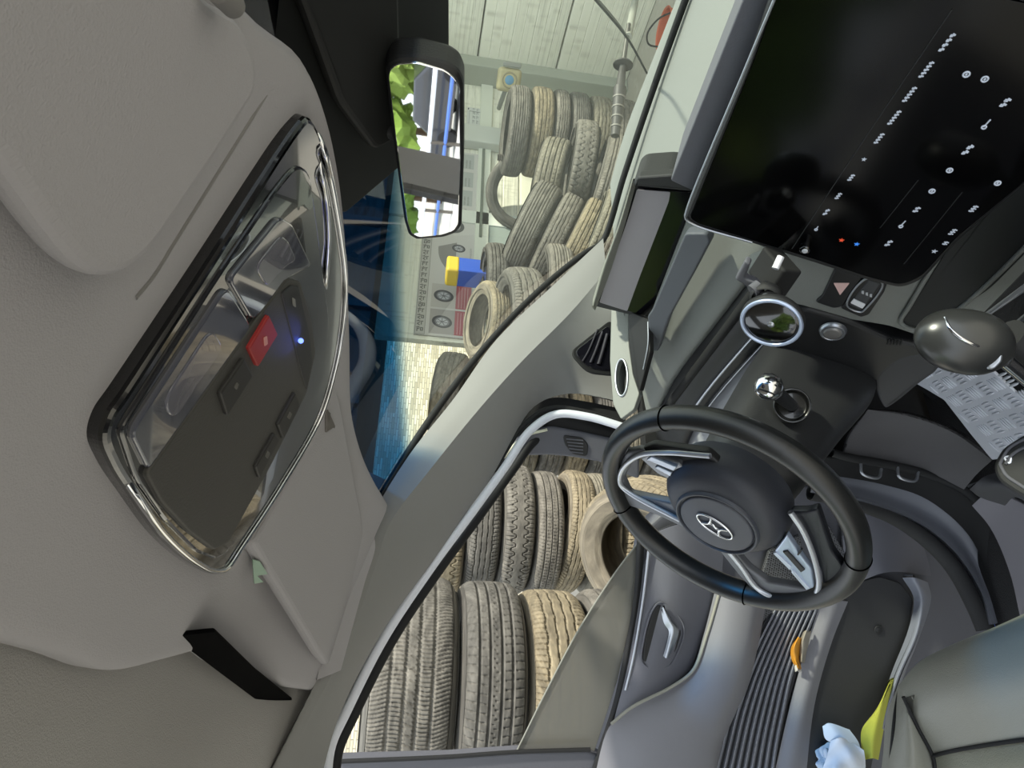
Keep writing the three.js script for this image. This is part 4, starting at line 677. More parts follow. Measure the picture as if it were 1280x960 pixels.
{
  const s = thing('driver_seat', 'dark olive leather driver seat cushion with stitched panels', 'seat');
  const Y = (x, y, v) => at(x, y, v);
  obj('side_bolster', skin([
    [Y(1098, 990, 1.05), Y(1112, 990, 1.0), Y(1140, 990, 0.97), Y(1168, 990, 0.985)],
    [Y(1104, 940, 1.06), Y(1116, 938, 1.01), Y(1140, 940, 0.98), Y(1165, 945, 0.99)],
    [Y(1108, 895, 1.08), Y(1120, 892, 1.03), Y(1134, 895, 1.0), Y(1150, 912, 0.995)],
    [Y(1122, 858, 1.1), Y(1128, 862, 1.06), Y(1130, 870, 1.02), Y(1130, 872, 1.005)]], { nu: 6, nv: 6, thick: 0.02 }), M.seatLeather, s);
  obj('front_panel', skin([
    [Y(1122, 858, 1.1), Y(1127, 864, 1.03), Y(1142, 895, 1.0), Y(1166, 944, 0.985)],
    [Y(1148, 828, 1.1), Y(1156, 836, 1.0), Y(1172, 872, 0.955), Y(1188, 938, 0.955)],
    [Y(1190, 806, 1.08), Y(1198, 818, 0.955), Y(1212, 862, 0.91), Y(1222, 932, 0.92)],
    [Y(1238, 786, 1.06), Y(1246, 800, 0.92), Y(1256, 850, 0.87), Y(1262, 926, 0.885)],
    [Y(1300, 758, 1.03), Y(1304, 776, 0.87), Y(1306, 840, 0.83), Y(1308, 920, 0.85)]], { nu: 6, nv: 6, thick: 0.02 }), M.seatLeather, s);
  obj('centre_panel', skin([
    [Y(1167, 946, 0.985), Y(1170, 968, 0.985), Y(1174, 995, 0.985)],
    [Y(1190, 940, 0.955), Y(1194, 964, 0.95), Y(1200, 995, 0.955)],
    [Y(1224, 934, 0.92), Y(1230, 960, 0.91), Y(1234, 995, 0.92)],
    [Y(1264, 928, 0.885), Y(1268, 956, 0.875), Y(1272, 995, 0.885)],
    [Y(1310, 922, 0.85), Y(1312, 950, 0.84), Y(1314, 995, 0.85)]], { nu: 6, nv: 6, thick: 0.02 }), std('#7d7e70', 0.55, { bumpMap: weave, bumpScale: 0.001 }), s);
  const seam = (l) => obj('seam', tube(l.map((v) => Y(...v)), 0.0026, 60), M.matteBlack, s);
  seam([[1129, 871, 1.003], [1148, 911, 0.993], [1166, 945, 0.984], [1170, 968, 0.984], [1175, 995, 0.984]]); seam([[1166, 945, 0.984], [1189, 939, 0.953], [1223, 933, 0.918], [1263, 927, 0.883], [1309, 921, 0.848]]); seam([[1124, 861, 1.1], [1118, 900, 1.03], [1110, 990, 1.02]].map(([x, y, t]) => [x, y, t - 0.004]));
  settle(s);
}

// ================================================================== THE YARD
const WX = -3.95, WZ = -5.15;                                   // the workshop's left wall and front wall
{
  const g = struct('ground', 'pale concrete yard');
  const conc = canvas(512, 512, (k) => { k.fillStyle = '#a9a498'; k.fillRect(0, 0, 512, 512); for (let i = 0; i < 5000; i++) { const v = 130 + rnd() * 80; k.fillStyle = `rgba(${v},${v - 4},${v - 14},0.25)`; k.fillRect(rnd() * 512, rnd() * 512, 1 + rnd() * 5, 1 + rnd() * 5); } });
  conc.colorSpace = THREE.SRGBColorSpace; conc.wrapS = conc.wrapT = THREE.RepeatWrapping; conc.repeat.set(18, 18);
  obj('concrete', box(90, 0.1, 90, V(-6, -0.05, 10)), std('#ffffff', 0.9, { map: conc }), g);
  // front wall: ribbed cream panels in courses; left wall the same, up to the dark canopy
  const rib = canvas(8, 256, (k) => { for (let y = 0; y < 256; y++) { const v = y % 32 < 3 ? 60 : 200 + 20 * Math.sin(y / 5); k.fillStyle = `rgb(${v},${v},${v})`; k.fillRect(0, y, 8, 1); } }); rib.wrapS = rib.wrapT = THREE.RepeatWrapping;
  const soil = canvas(512, 256, (k) => {
    k.fillStyle = '#efeedd'; k.fillRect(0, 0, 512, 256);
    for (let i = 0; i < 900; i++) { const y = 256 - Math.abs(rnd() - rnd()) * 230, a = 0.03 + rnd() * 0.05; k.fillStyle = `rgba(96,96,78,${a})`; k.fillRect(rnd() * 512, y, 14 + rnd() * 90, 1 + rnd() * 3); }
    for (let i = 0; i < 260; i++) { k.fillStyle = `rgba(90,86,66,${0.04 + rnd() * 0.08})`; k.fillRect(rnd() * 512, rnd() * 256, 1 + rnd() * 2, 6 + rnd() * 40); }
    for (let i = 0; i < 1500; i++) { k.fillStyle = `rgba(70,68,52,${0.1 + rnd() * 0.2})`; k.fillRect(200 + rnd() * 120 + rnd() * 60, 130 + (rnd() - 0.5) * 40 * rnd(), 2, 2); }
  }); soil.colorSpace = THREE.SRGBColorSpace; soil.wrapS = soil.wrapT = THREE.RepeatWrapping;
  const panelMat = std('#ffffff', 0.75, { map: soil, bumpMap: rib, bumpScale: 0.004 });
  const f = struct('wall_front', 'cream ribbed panel wall at the end of the yard');
  [[0, 0.62], [0.625, 0.66], [1.29, 0.66], [1.955, 1.3]].forEach(([y, h], i) => obj('panel', box(8, h - 0.008, 0.06, V(WX + 4, y + h / 2, WZ - 0.03), 0.003), panelMat, f));
  obj('seam_backing', box(8, 3.2, 0.03, V(WX + 4, 1.6, WZ - 0.08)), std('#6a6a5c', 0.9), f);
  const l = struct('wall_side', 'cream panel wall behind the tyre stacks');
  [[0, 0.9], [0.905, 1.0]].forEach(([y, h]) => obj('panel', box(0.06, h - 0.006, 2.68, V(WX - 0.03, y + h / 2, WZ + 1.34), 0.003), panelMat, l));
  // corner post, white post, frames on the side wall
  const post = atZ(640, 104, WZ + 0.05);
  obj('corner_post', box(0.2, 3.2, 0.12, V(WX + 0.1, 1.6, WZ + 0.06), 0.008), std('#9ea295', 0.7), l);
  const z1 = (x, y) => atX(x, y, WX).z, y1 = (x, y) => atX(x, y, WX).y;
  obj('white_post', box(0.09, 2.3, Math.abs(z1(600, 168) - z1(600, 189)), V(WX + 0.05, 1.15, (z1(600, 168) + z1(600, 189)) / 2), 0.01), std('#c3c6bd', 0.6), l);
  obj('dark_ledge', box(0.04, 0.02, Math.abs(z1(601, 190) - z1(601, 300)), V(WX + 0.02, y1(602, 240), (z1(601, 190) + z1(601, 300)) / 2)), std('#6f7568', 0.7), l);
  obj('white_trim', box(0.03, 2.0, 0.12, V(WX + 0.015, 0.9, z1(620, 278)), 0.004), std('#d9ddd2', 0.6), l);
  obj('grey_panel', box(0.02, 1.0, Math.abs(z1(620, 285) - z1(620, 330)), V(WX + 0.01, 0.7, (z1(620, 285) + z1(620, 330)) / 2), 0.004), std('#8b958f', 0.7), l);
  obj('base_board', box(0.03, 0.1, 2.6, V(WX + 0.015, y1(598, 300) - 0.02, WZ + 1.32), 0.004), std('#d7dacb', 0.7), l);
  obj('canopy', box(2.6, 1.6, 4.6, V(WX - 0.75, 1.86 + 0.8, WZ + 2.2)), std('#1d2326', 0.8, { bumpMap: dirt, bumpScale: 0.02 }), l);
  for (let i = 0; i < 7; i++) obj('canopy_rib', box(0.03, 1.6, 0.05, V(WX + 0.56, 2.66, WZ + 0.35 + i * 0.62)), std('#2b3338', 0.7), l);
  const b = struct('wall_back', 'beige brick wall far beyond the tyres');
  const brick = canvas(256, 256, (k) => { k.fillStyle = '#8d8a7c'; k.fillRect(0, 0, 256, 256); for (let r = 0; r < 16; r++) for (let c = -1; c < 6; c++) { const v = 165 + rnd() * 60; k.fillStyle = `rgb(${v},${v - 8},${v - 30})`; k.fillRect(c * 48 + (r % 2) * 24, r * 16, 45, 13); } });
  brick.colorSpace = THREE.SRGBColorSpace; brick.wrapS = brick.wrapT = THREE.RepeatWrapping; brick.repeat.set(10, 5);
  obj('brickwork', box(0.2, 2.9, 10, V(-9.6, 1.45, -3.6)), std('#ffffff', 0.9, { map: brick, bumpMap: brick, bumpScale: 0.01 }), b);
}
// ---- tyres
const treadH = {
  curved: (s, w) => { let d = 0; for (const g of [-0.52, -0.17, 0.17, 0.52]) if (Math.abs(w - g) < 0.035) d = 1; const q = (s + 0.010 * Math.sin(w * 4.2) + (Math.abs(w) > 0.55 ? 0.003 : 0)) / 0.0125; if (q - Math.floor(q) < 0.26 && Math.abs(w) > 0.1) d = Math.max(d, 0.7); if (Math.abs(w) < 0.12) { const r = (s + w * 0.05) / 0.03; if (r - Math.floor(r) < 0.14) d = Math.max(d, 0.5); } return d; },
  sipe: (s, w) => { let d = 0; for (const g of [-0.56, -0.2, 0.2, 0.56]) if (Math.abs(w - g) < 0.03) d = 1; const q = (s + (w > 0 ? 0.012 : 0) + Math.abs(w) * 0.012) / 0.026, fr = q - Math.floor(q); if (fr < 0.14 && ((Math.abs(w) > 0.66) || (Math.abs(Math.abs(w) - 0.4) < 0.1) || Math.abs(w) < 0.08)) d = Math.max(d, 0.55); return d; },
  hex: (s, w) => { const z = Math.abs(((s / 0.042) % 1 + 1) % 1 - 0.5) * 2; const zz = Math.min(1, Math.max(0, z * 2 - 0.5)); let d = 0; for (const [g, sg] of [[-0.42, 1], [0.42, -1]]) if (Math.abs(w - g - (zz - 0.5) * 0.3 * sg) < 0.045) d = 1; const q = ((s / 0.042) % 1 + 1) % 1; if (Math.abs(w) > 0.46 && (q < 0.07 || Math.abs(q - 0.5) < 0.04)) d = Math.max(d, 0.85); return d; },
  rib: (s, w) => { let d = 0; for (const g of [-0.6, -0.36, -0.12, 0.12, 0.36, 0.6]) if (Math.abs(w - g) < 0.024) d = 1; const q = (s + w * 0.006) / 0.012; if (q - Math.floor(q) < 0.3 && Math.abs(w) > 0.66) d = Math.max(d, 0.6); return d; },
  wide: (s, w) => { let d = 0; for (const g of [-0.5, -0.02, 0.46]) if (Math.abs(w - g) < 0.05) d = 1; const q = (s + w * 0.01) / 0.016; if (q - Math.floor(q) < 0.2 && (Math.abs(w) > 0.55 || Math.abs(Math.abs(w) - 0.24) < 0.14)) d = Math.max(d, 0.5); return d; },
  block: (s, w) => { let d = 0; for (const g of [-0.5, -0.16, 0.2, 0.54]) if (Math.abs(w - g + 0.02 * Math.sin(s * 80)) < 0.03) d = 1; const q = (s + w * w * 0.01) / 0.019; if (q - Math.floor(q) < 0.2 && Math.abs(w) > 0.56) d = Math.max(d, 0.7); return d; },
};
const shapes = new Map();
function tyreShape(type, R, Wd, rimR, fine) {
  const key = [type, R, Wd, rimR, fine].join();
  if (shapes.has(key)) return shapes.get(key);
  const nt = fine ? 840 : 420, nw = fine ? 56 : 44, half = Wd * 0.43, pos = [], idx = [], uv = [];
  const f = treadH[type];
  for (let i = 0; i <= nt; i++) { const a = i / nt * Math.PI * 2, s = (i % nt) / nt * 2 * Math.PI * R; for (let j = 0; j <= nw; j++) {
    const w = -1 + 2 * j / nw, crown = 0.008 * w * w + 0.018 * Math.max(0, Math.abs(w) - 0.72) ** 1.5 * 4, edge = j === 0 || j === nw;
    const r = R - crown - (edge ? 0.012 : 0.0075 * f(s, w)), y = w * half;
    pos.push(r * Math.cos(a), y, r * Math.sin(a)); uv.push(s * 1.2, y * 3);
  } }
  for (let i = 0; i < nt; i++) for (let j = 0; j < nw; j++) { const a = i * (nw + 1) + j, b = a + 1, c = a + nw + 1, e = c + 1; idx.push(a, b, c, b, e, c); }
  const t = new THREE.BufferGeometry(); t.setAttribute('position', new THREE.Float32BufferAttribute(pos, 3)); t.setAttribute('uv', new THREE.Float32BufferAttribute(uv, 2)); t.setIndex(idx); t.computeVertexNormals();
  const e = R - 0.022, side = (sg) => { const g = lathe([[e, half * 0.995], [R - 0.03, half * 1.06], [R - 0.045, half * 1.12], [R - 0.052, half * 1.13], [R - 0.056, half * 1.155], [(R + rimR) / 2 + 0.01, half * 1.17], [(R + rimR) / 2 + 0.006, half * 1.16], [rimR + 0.03, half * 1.03], [rimR + 0.024, half * 1.035], [rimR + 0.015, half * 0.93], [rimR + 0.004, half * 0.88], [rimR, half * 0.83], [rimR + 0.006, half * 0.74], [rimR + 0.03, half * 0.8], [(R + rimR) / 2, half * 0.93], [R - 0.04, half * 0.86], [R - 0.024, half * 0.6], [R - 0.021, 0]], 72); if (sg < 0) { g.scale(1, -1, 1); const ix = g.index.array; for (let q = 0; q < ix.length; q += 3) { const v = ix[q]; ix[q] = ix[q + 1]; ix[q + 1] = v; } g.computeVertexNormals(); } return g; };
  const out = { tread: t, wall_up: side(1), wall_down: side(-1) };
  shapes.set(key, out); return out;
}
const rubberMats = ['#8a8474', '#7a766d', '#978b72', '#6c6962', '#7f7a70'].map((c) => std(c, 0.82, { map: dirt }));
const wallMats = ['#767265', '#69665e', '#8b8270', '#5e5b55', '#6e6a62'].map((c) => std(c, 0.75, { map: dirt }));
function tyre(label, c, axis, { type = 'rib', R = 0.31, W = 0.19, rim = 0.2, fine = false, tone = 0, spin = 0, group } = {}) {
  const g = tyreShape(type, R, W, rim, fine), t = thing('tyre', label, 'tyre', group);
  obj('tread', g.tread, rubberMats[tone], t); obj('sidewall', g.wall_up, wallMats[tone], t); obj('sidewall', g.wall_down, wallMats[tone], t);
  t.position.copy(c); t.quaternion.setFromUnitVectors(V(0, 1, 0), axis.clone().normalize()); t.rotateY(spin);
  return t;
}
const UP = V(0, 1, 0), ordinal = ['topmost', 'second', 'third', 'fourth', 'fifth', 'sixth', 'seventh', 'eighth', 'lowest'];
function stack(X, Z, bounds, styles, where, group) {
  for (let i = 0; i + 1 < bounds.length; i++) {
    const st = styles[i % styles.length], W = bounds[i] - bounds[i + 1];
    tyre(`${st.look} tyre, ${ordinal[i]}${i ? ' from the top' : ''} ${where}`, V(X + (st.dx ?? 0), 1.6 + (bounds[i] + bounds[i + 1]) / 2, Z + (st.dz ?? 0)), V(st.ax ?? 0, 1, st.az ?? 0), { R: st.R, W: W * 0.985 / 1.0, rim: st.rim ?? st.R * 0.66, type: st.type, fine: st.fine, tone: st.tone ?? 0, spin: i * 0.7, group });
  }
}
stack(-2.56, -0.245, [0.06, -0.225, -0.44, -0.66, -0.88, -1.11, -1.35, -1.6], [
  { look: 'wide curved-groove', type: 'curved', R: 0.345, fine: true, tone: 1 }, { look: 'smooth three-rib', type: 'sipe', R: 0.34, fine: true, tone: 3, dx: 0.01, dz: 0.005 }, { look: 'pale grooved', type: 'block', R: 0.33, tone: 2, dz: 0.012, fine: true },
  { look: 'grey ribbed', type: 'rib', R: 0.33, tone: 4 }, { look: 'dusty ribbed', type: 'sipe', R: 0.33, tone: 0 }, { look: 'dark ribbed', type: 'rib', R: 0.335, tone: 3 }, { look: 'bottom grey', type: 'sipe', R: 0.335, tone: 1 }], 'in the stack nearest the door window', 'tyres stacked by the door window');
stack(-3.42, -1.06, [-0.165, -0.322, -0.488, -0.648, -0.79, -0.93, -1.08, -1.24, -1.42, -1.6], [
  { look: 'hexagon-block', type: 'hex', R: 0.30, tone: 2, fine: true, dz: 0.06, dx: -0.03 }, { look: 'dark straight-rib', type: 'block', R: 0.315, tone: 3, fine: true }, { look: 'worn hexagon-block', type: 'hex', R: 0.325, tone: 1, fine: true }, { look: 'fine-sipe', type: 'wide', R: 0.32, tone: 4, fine: true, dz: 0.02 },
  { look: 'tilted sandy ribbed', type: 'block', R: 0.31, tone: 2, fine: true, ax: 0.05, az: -0.08, dx: 0.02 }, { look: 'grey ribbed', type: 'rib', R: 0.31, tone: 0 }], 'in the second stack behind the door window', 'tyres in the second stack');
tyre('big sandy tyre tipped to show its sidewall and hole, below the second stack', at(814, 692, 2.95), V(0.42, 0.72, 0.50), { R: 0.33, W: 0.21, rim: 0.2, type: 'sipe', tone: 2, fine: true });
stack(-3.86, -1.86, [-0.36, -0.49, -0.64, -0.79, -0.95, -1.1, -1.27, -1.43, -1.6], [{ look: 'sunlit grooved', type: 'block', R: 0.31, tone: 2 }, { look: 'shadowed ribbed', type: 'rib', R: 0.32, tone: 3 }, { look: 'sandy', type: 'sipe', R: 0.31, tone: 0, dz: 0.02 }, { look: 'dark wide-groove', type: 'wide', R: 0.32, tone: 1 }], 'in the stack under the small door speaker', 'tyres behind the door speaker');
stack(-3.44, -3.98, [-0.5, -0.655, -0.815, -0.925, -1.07, -1.24, -1.42, -1.6], [{ look: 'grey seven-rib', type: 'rib', R: 0.31, tone: 1, dz: 0.02 }, { look: 'pale dusty', type: 'sipe', R: 0.31, tone: 2 }, { look: 'narrow grey', type: 'block', R: 0.31, tone: 4 }, { look: 'dark deep-groove', type: 'rib', R: 0.31, tone: 3 }, { look: 'brownish', type: 'block', R: 0.305, tone: 0 }, { look: 'pale worn', type: 'wide', R: 0.31, tone: 4 }], 'in the stack in the wall corner', 'tyres stacked in the wall corner');
// loose tyres leaning in front of the wall, as seen through the windscreen
const loose = [
  ['thin low-profile tyre standing on its tread, its round hole showing the wall', 655, 241, 5.15, [0.75, 0.12, 0.62], { R: 0.285, W: 0.16, rim: 0.2, type: 'rib', tone: 3 }],
  ['grey tyre turned to show tread and shaded side, beside the standing ring', 689, 222, 4.5, [-0.12, 1, -0.24], { R: 0.25, W: 0.19, type: 'sipe', tone: 0, rim: 0.17 }],
  ['upright zigzag-groove van tyre in the middle of the heap', 725, 208, 4.4, [-0.06, 1, -0.1], { R: 0.28, W: 0.155, type: 'hex', tone: 1 }],
  ['broad dull tyre right of the zigzag tyre', 762, 232, 4.35, [-0.02, 1, -0.22], { R: 0.3, W: 0.2, type: 'rib', tone: 4 }],
  ['dull tyre lowest in the heap by the windscreen edge', 800, 248, 4.3, [-0.02, 1, -0.22], { R: 0.3, W: 0.18, type: 'rib', tone: 1 }],
  ['tilted five-rib tyre, foremost of the leaning row', 664, 284, 4.25, [0.08, 1, -0.4], { R: 0.285, W: 0.17, type: 'rib', tone: 1 }],
  ['tilted narrow tyre, second of the leaning row', 694, 298, 4.2, [0.08, 1, -0.4], { R: 0.28, W: 0.14, type: 'block', tone: 4 }],
  ['tilted pale block tyre, third of the leaning row', 724, 305, 4.15, [0.08, 1, -0.4], { R: 0.28, W: 0.15, type: 'sipe', tone: 2 }],
  ['tilted tyre, lowest of the leaning row', 752, 296, 4.1, [0.05, 1, -0.3], { R: 0.28, W: 0.16, type: 'block', tone: 0 }],
  ['dark four-groove tyre next to the blue post', 617, 352, 4.35, [-0.02, 1, 0.06], { R: 0.24, W: 0.14, type: 'sipe', tone: 3, rim: 0.16 }],
  ['short greenish grey tyre behind the dark four-groove tyre', 640, 350, 4.5, [0, 1, 0.02], { R: 0.22, W: 0.12, type: 'block', tone: 0, rim: 0.14 }],
  ['small hidden tyre between the heap rows', 655, 350, 4.6, [0, 1, 0.02], { R: 0.2, W: 0.1, type: 'rib', tone: 1, rim: 0.13 }],
  ['grey ribbed tyre above the windscreen edge, under the leaning row', 690, 366, 4.05, [0, 1, 0.02], { R: 0.29, W: 0.16, type: 'rib', tone: 4 }],
  ['large finely sliced tyre lying by the windscreen edge', 648, 404, 3.75, [0.05, 1, 0.1], { R: 0.3, W: 0.2, type: 'block', tone: 1, fine: true }],
  ['tyre tipped on edge showing a pale sidewall and dark hole', 608, 402, 4.0, [0.26, 0.96, 0.1], { R: 0.235, W: 0.13, rim: 0.15, type: 'sipe', tone: 2 }],
  ['worn tyre standing apart below the end of the poster', 562, 497, 4.7, [-0.12, 1, -0.12], { R: 0.31, W: 0.2, type: 'sipe', tone: 0 }],
  ['pale tyre behind the windscreen edge below the worn one', 608, 487, 4.9, [0, 1, 0.12], { R: 0.3, W: 0.2, type: 'rib', tone: 2 }],
];
for (const [label, x, y, t, a, o] of loose) tyre(label, at(x, y, t), V(...a), o);
// ---- things by the wall
{
  const p = thing('post', 'square blue steel post with a yellow cap in front of the poster', 'post');
  const c = at(575, 340, 4.55), top = c.y + 0.02;
  const s = 0.135; const turn = new THREE.Matrix4().makeRotationY(Math.PI / 4 - 0.55);
  const mk = (w, h, y, r) => { const g = new RoundedBoxGeometry(w, h, w, 3, r); g.applyMatrix4(turn); g.translate(c.x, y, c.z); return g; };
  obj('shaft', mk(s, top, top / 2, 0.006), std('#2f55b5', 0.45), p);
  obj('cap', mk(s * 1.08, 0.085, top + 0.03, 0.018), std('#d8b93e', 0.5), p); settle(p);
}
function mounted(w, h, t, x, y, z, draw, o = {}) { const g = new THREE.BoxGeometry(w, h, t); g.rotateY(Math.PI / 2); g.translate(x, y, z); const c = canvas(o.cw ?? 1024, o.ch ?? Math.round(1024 * h / w), draw); c.colorSpace = THREE.SRGBColorSpace; return [g, std('#ffffff', 0.7, { map: c })]; }
const hangul = (k, x, y, s, n, col) => { k.strokeStyle = col; k.lineWidth = Math.max(1.5, s * 0.13); for (let i = 0; i < n; i++) { const q = x + i * s * 1.08, v = Math.floor(rnd() * 5); k.beginPath(); if (v < 2) { k.moveTo(q, y + s * 0.15); k.lineTo(q + s * 0.5, y + s * 0.15); k.lineTo(q + s * 0.45, y + s * 0.5); } else if (v < 3) { k.rect(q + s * 0.05, y + s * 0.12, s * 0.42, s * 0.36); } else { k.moveTo(q + s * 0.25, y + s * 0.1); k.lineTo(q, y + s * 0.5); k.moveTo(q + s * 0.25, y + s * 0.1); k.lineTo(q + s * 0.5, y + s * 0.5); } k.moveTo(q + s * 0.7, y); k.lineTo(q + s * 0.7, y + s * 0.58); k.moveTo(q + s * 0.7, y + s * 0.3); k.lineTo(q + s * 0.88, y + s * 0.3); if (v % 2) { k.moveTo(q + s * 0.1, y + s * 0.7); k.lineTo(q + s * 0.7, y + s * 0.7); k.lineTo(q + s * 0.7, y + s * 0.95); } else k.rect(q + s * 0.2, y + s * 0.66, s * 0.45, s * 0.28); k.stroke(); } };
const tyrePic = (k, x, y, r) => { for (const [f, c] of [[1, '#47474a'], [0.72, '#8f8f92'], [0.66, '#5d5d61'], [0.6, '#b0b0b4']]) { k.fillStyle = c; k.beginPath(); k.ellipse(x, y, r * f * 0.72, r * f, 0.15, 0, 7); k.fill(); } k.strokeStyle = '#5d5d61'; k.lineWidth = r * 0.07; for (let i = 0; i < 7; i++) { k.beginPath(); k.moveTo(x, y); k.lineTo(x + r * 0.42 * Math.cos(i * 0.9), y + r * 0.58 * Math.sin(i * 0.9)); k.stroke(); } };
{
  const zl = atX(550, 422, WX).z, zr = atX(550, 300, WX).z, zrr = atX(560, 190, WX).z, yt = atX(524, 340, WX).y, yb = atX(594, 380, WX).y;
  const t = thing('poster', 'long pale tyre advertising poster with a title line and red boxes', 'poster');
  const w = Math.abs(zl - zrr), h = yt - yb;
  const [g, m] = mounted(w, h, 0.012, WX + 0.012, (yt + yb) / 2, (zl + zrr) / 2, (k, W, H) => {
    k.fillStyle = '#c3c0bb'; k.fillRect(0, 0, W, H);
    k.fillStyle = '#b3b1ab'; k.fillRect(0, 0, W * 0.56, H * 0.17); k.strokeStyle = '#6d6d6a'; k.lineWidth = 2; k.strokeRect(4, 4, W * 0.55, H * 0.16);
    hangul(k, 18, H * 0.03, H * 0.115, 16, '#5b5b58');
    const cell = W * 0.115;
    for (let i = 0; i < 2; i++) { const x = 14 + i * (cell + 12); k.fillStyle = i ? '#b3aea8' : '#a19c98'; k.fillRect(x, H * 0.24, cell, H * 0.7); tyrePic(k, x + cell * 0.5, H * 0.45, H * 0.17); k.fillStyle = '#a14a55'; k.fillRect(x, H * 0.66, cell, H * 0.26); k.strokeStyle = '#d8c4c4'; k.lineWidth = 2; for (let q = 0; q < 4; q++) { k.beginPath(); k.moveTo(x + 8, H * (0.71 + q * 0.05)); k.lineTo(x + cell - 12, H * (0.71 + q * 0.05)); k.stroke(); } }
    k.fillStyle = '#8a8783'; k.beginPath(); k.moveTo(W * 0.3, H * 0.62); k.quadraticCurveTo(W * 0.35, H * 0.28, W * 0.44, H * 0.3); k.lineTo(W * 0.47, H * 0.62); k.fill();
    tyrePic(k, W * 0.33, H * 0.66, H * 0.12); tyrePic(k, W * 0.44, H * 0.66, H * 0.12); tyrePic(k, W * 0.56, H * 0.5, H * 0.24);
    hangul(k, W * 0.6, H * 0.72, 14, 6, '#77756f'); hangul(k, W * 0.3, H * 0.86, 12, 16, '#8b8984');
    for (let i = 0; i < 3; i++) { const x = W * (0.68 + i * 0.11); k.fillStyle = '#a7aaa6'; k.fillRect(x, H * 0.2, W * 0.09, H * 0.66); for (let q = 0; q < 9; q++) hangul(k, x + 6, H * (0.24 + q * 0.066), 11, 6, '#6f716d'); }
    hangul(k, W * 0.7, H * 0.04, H * 0.1, 10, '#6f716d');
  }, { cw: 1400, ch: Math.round(1400 * h / w) });
  obj('print', g, m, t); settle(t);
  const b = thing('notice', 'white notice with black corner dots beside the white wall post', 'notice');
  const zc = (atX(596, 150, WX).z + atX(596, 166, WX).z) / 2, hh = Math.abs(atX(583, 158, WX).y - atX(609, 158, WX).y);
  const [g2, m2] = mounted(0.36, hh, 0.012, WX + 0.02, atX(596, 158, WX).y, zc, (k, W, H) => { k.fillStyle = '#c9cbc6'; k.fillRect(0, 0, W, H); k.strokeStyle = '#8b8f8b'; k.lineWidth = 12; k.strokeRect(60, 50, W - 120, H - 100); for (let i = 0; i < 3; i++) hangul(k, 110, H * (0.25 + i * 0.18), H * 0.13, 6, '#7b7f7b'); k.fillStyle = '#222'; for (const q of [[24, 24], [W - 24, 24], [24, H - 24], [W - 24, H - 24]]) { k.beginPath(); k.arc(q[0], q[1], 14, 0, 7); k.fill(); } }, { cw: 512, ch: 512 });
  obj('print', g2, m2, b); settle(b);
}
{
  const n = thing('wall_box', 'yellowed plastic wall box with a round blue centre, above the corner stack', 'box');
  const c = atX(636, 100, -3.3), s = 0.1;
  const dir = EYE.clone().sub(c).setY(0).normalize(), bs = new THREE.Matrix4().lookAt(c.clone().add(dir), c, UP).setPosition(c);
  const a = new RoundedBoxGeometry(0.16, 0.17, 0.1, 4, 0.03); a.applyMatrix4(bs); obj('case', a, std('#a89f78', 0.6), n);
  const q = new RoundedBoxGeometry(0.03, 0.12, 0.12, 3, 0.008); q.translate(0.1, -0.01, 0.0); q.applyMatrix4(bs); obj('bracket', q, std('#7d7f78', 0.5), n);
  const bt = c.clone().addScaledVector(dir, 0.05); obj('blue_centre', orient(lathe([[0, 0.006], [0.026, 0.005], [0.032, 0]]), bt, dir), std('#4f86a6', 0.5), n);
  obj('dial_ring', orient(new THREE.TorusGeometry(0.05, 0.006, 10, 40).rotateX(Math.PI / 2), bt, dir), std('#8e8666', 0.6), n);
  const back = V(WX, c.y, c.z).sub(c); obj('arm', rod(c, V(c.x - 0.5, c.y, c.z - 0.3), 0.018), std('#7d7f78', 0.5), n);
  settle(n);
}
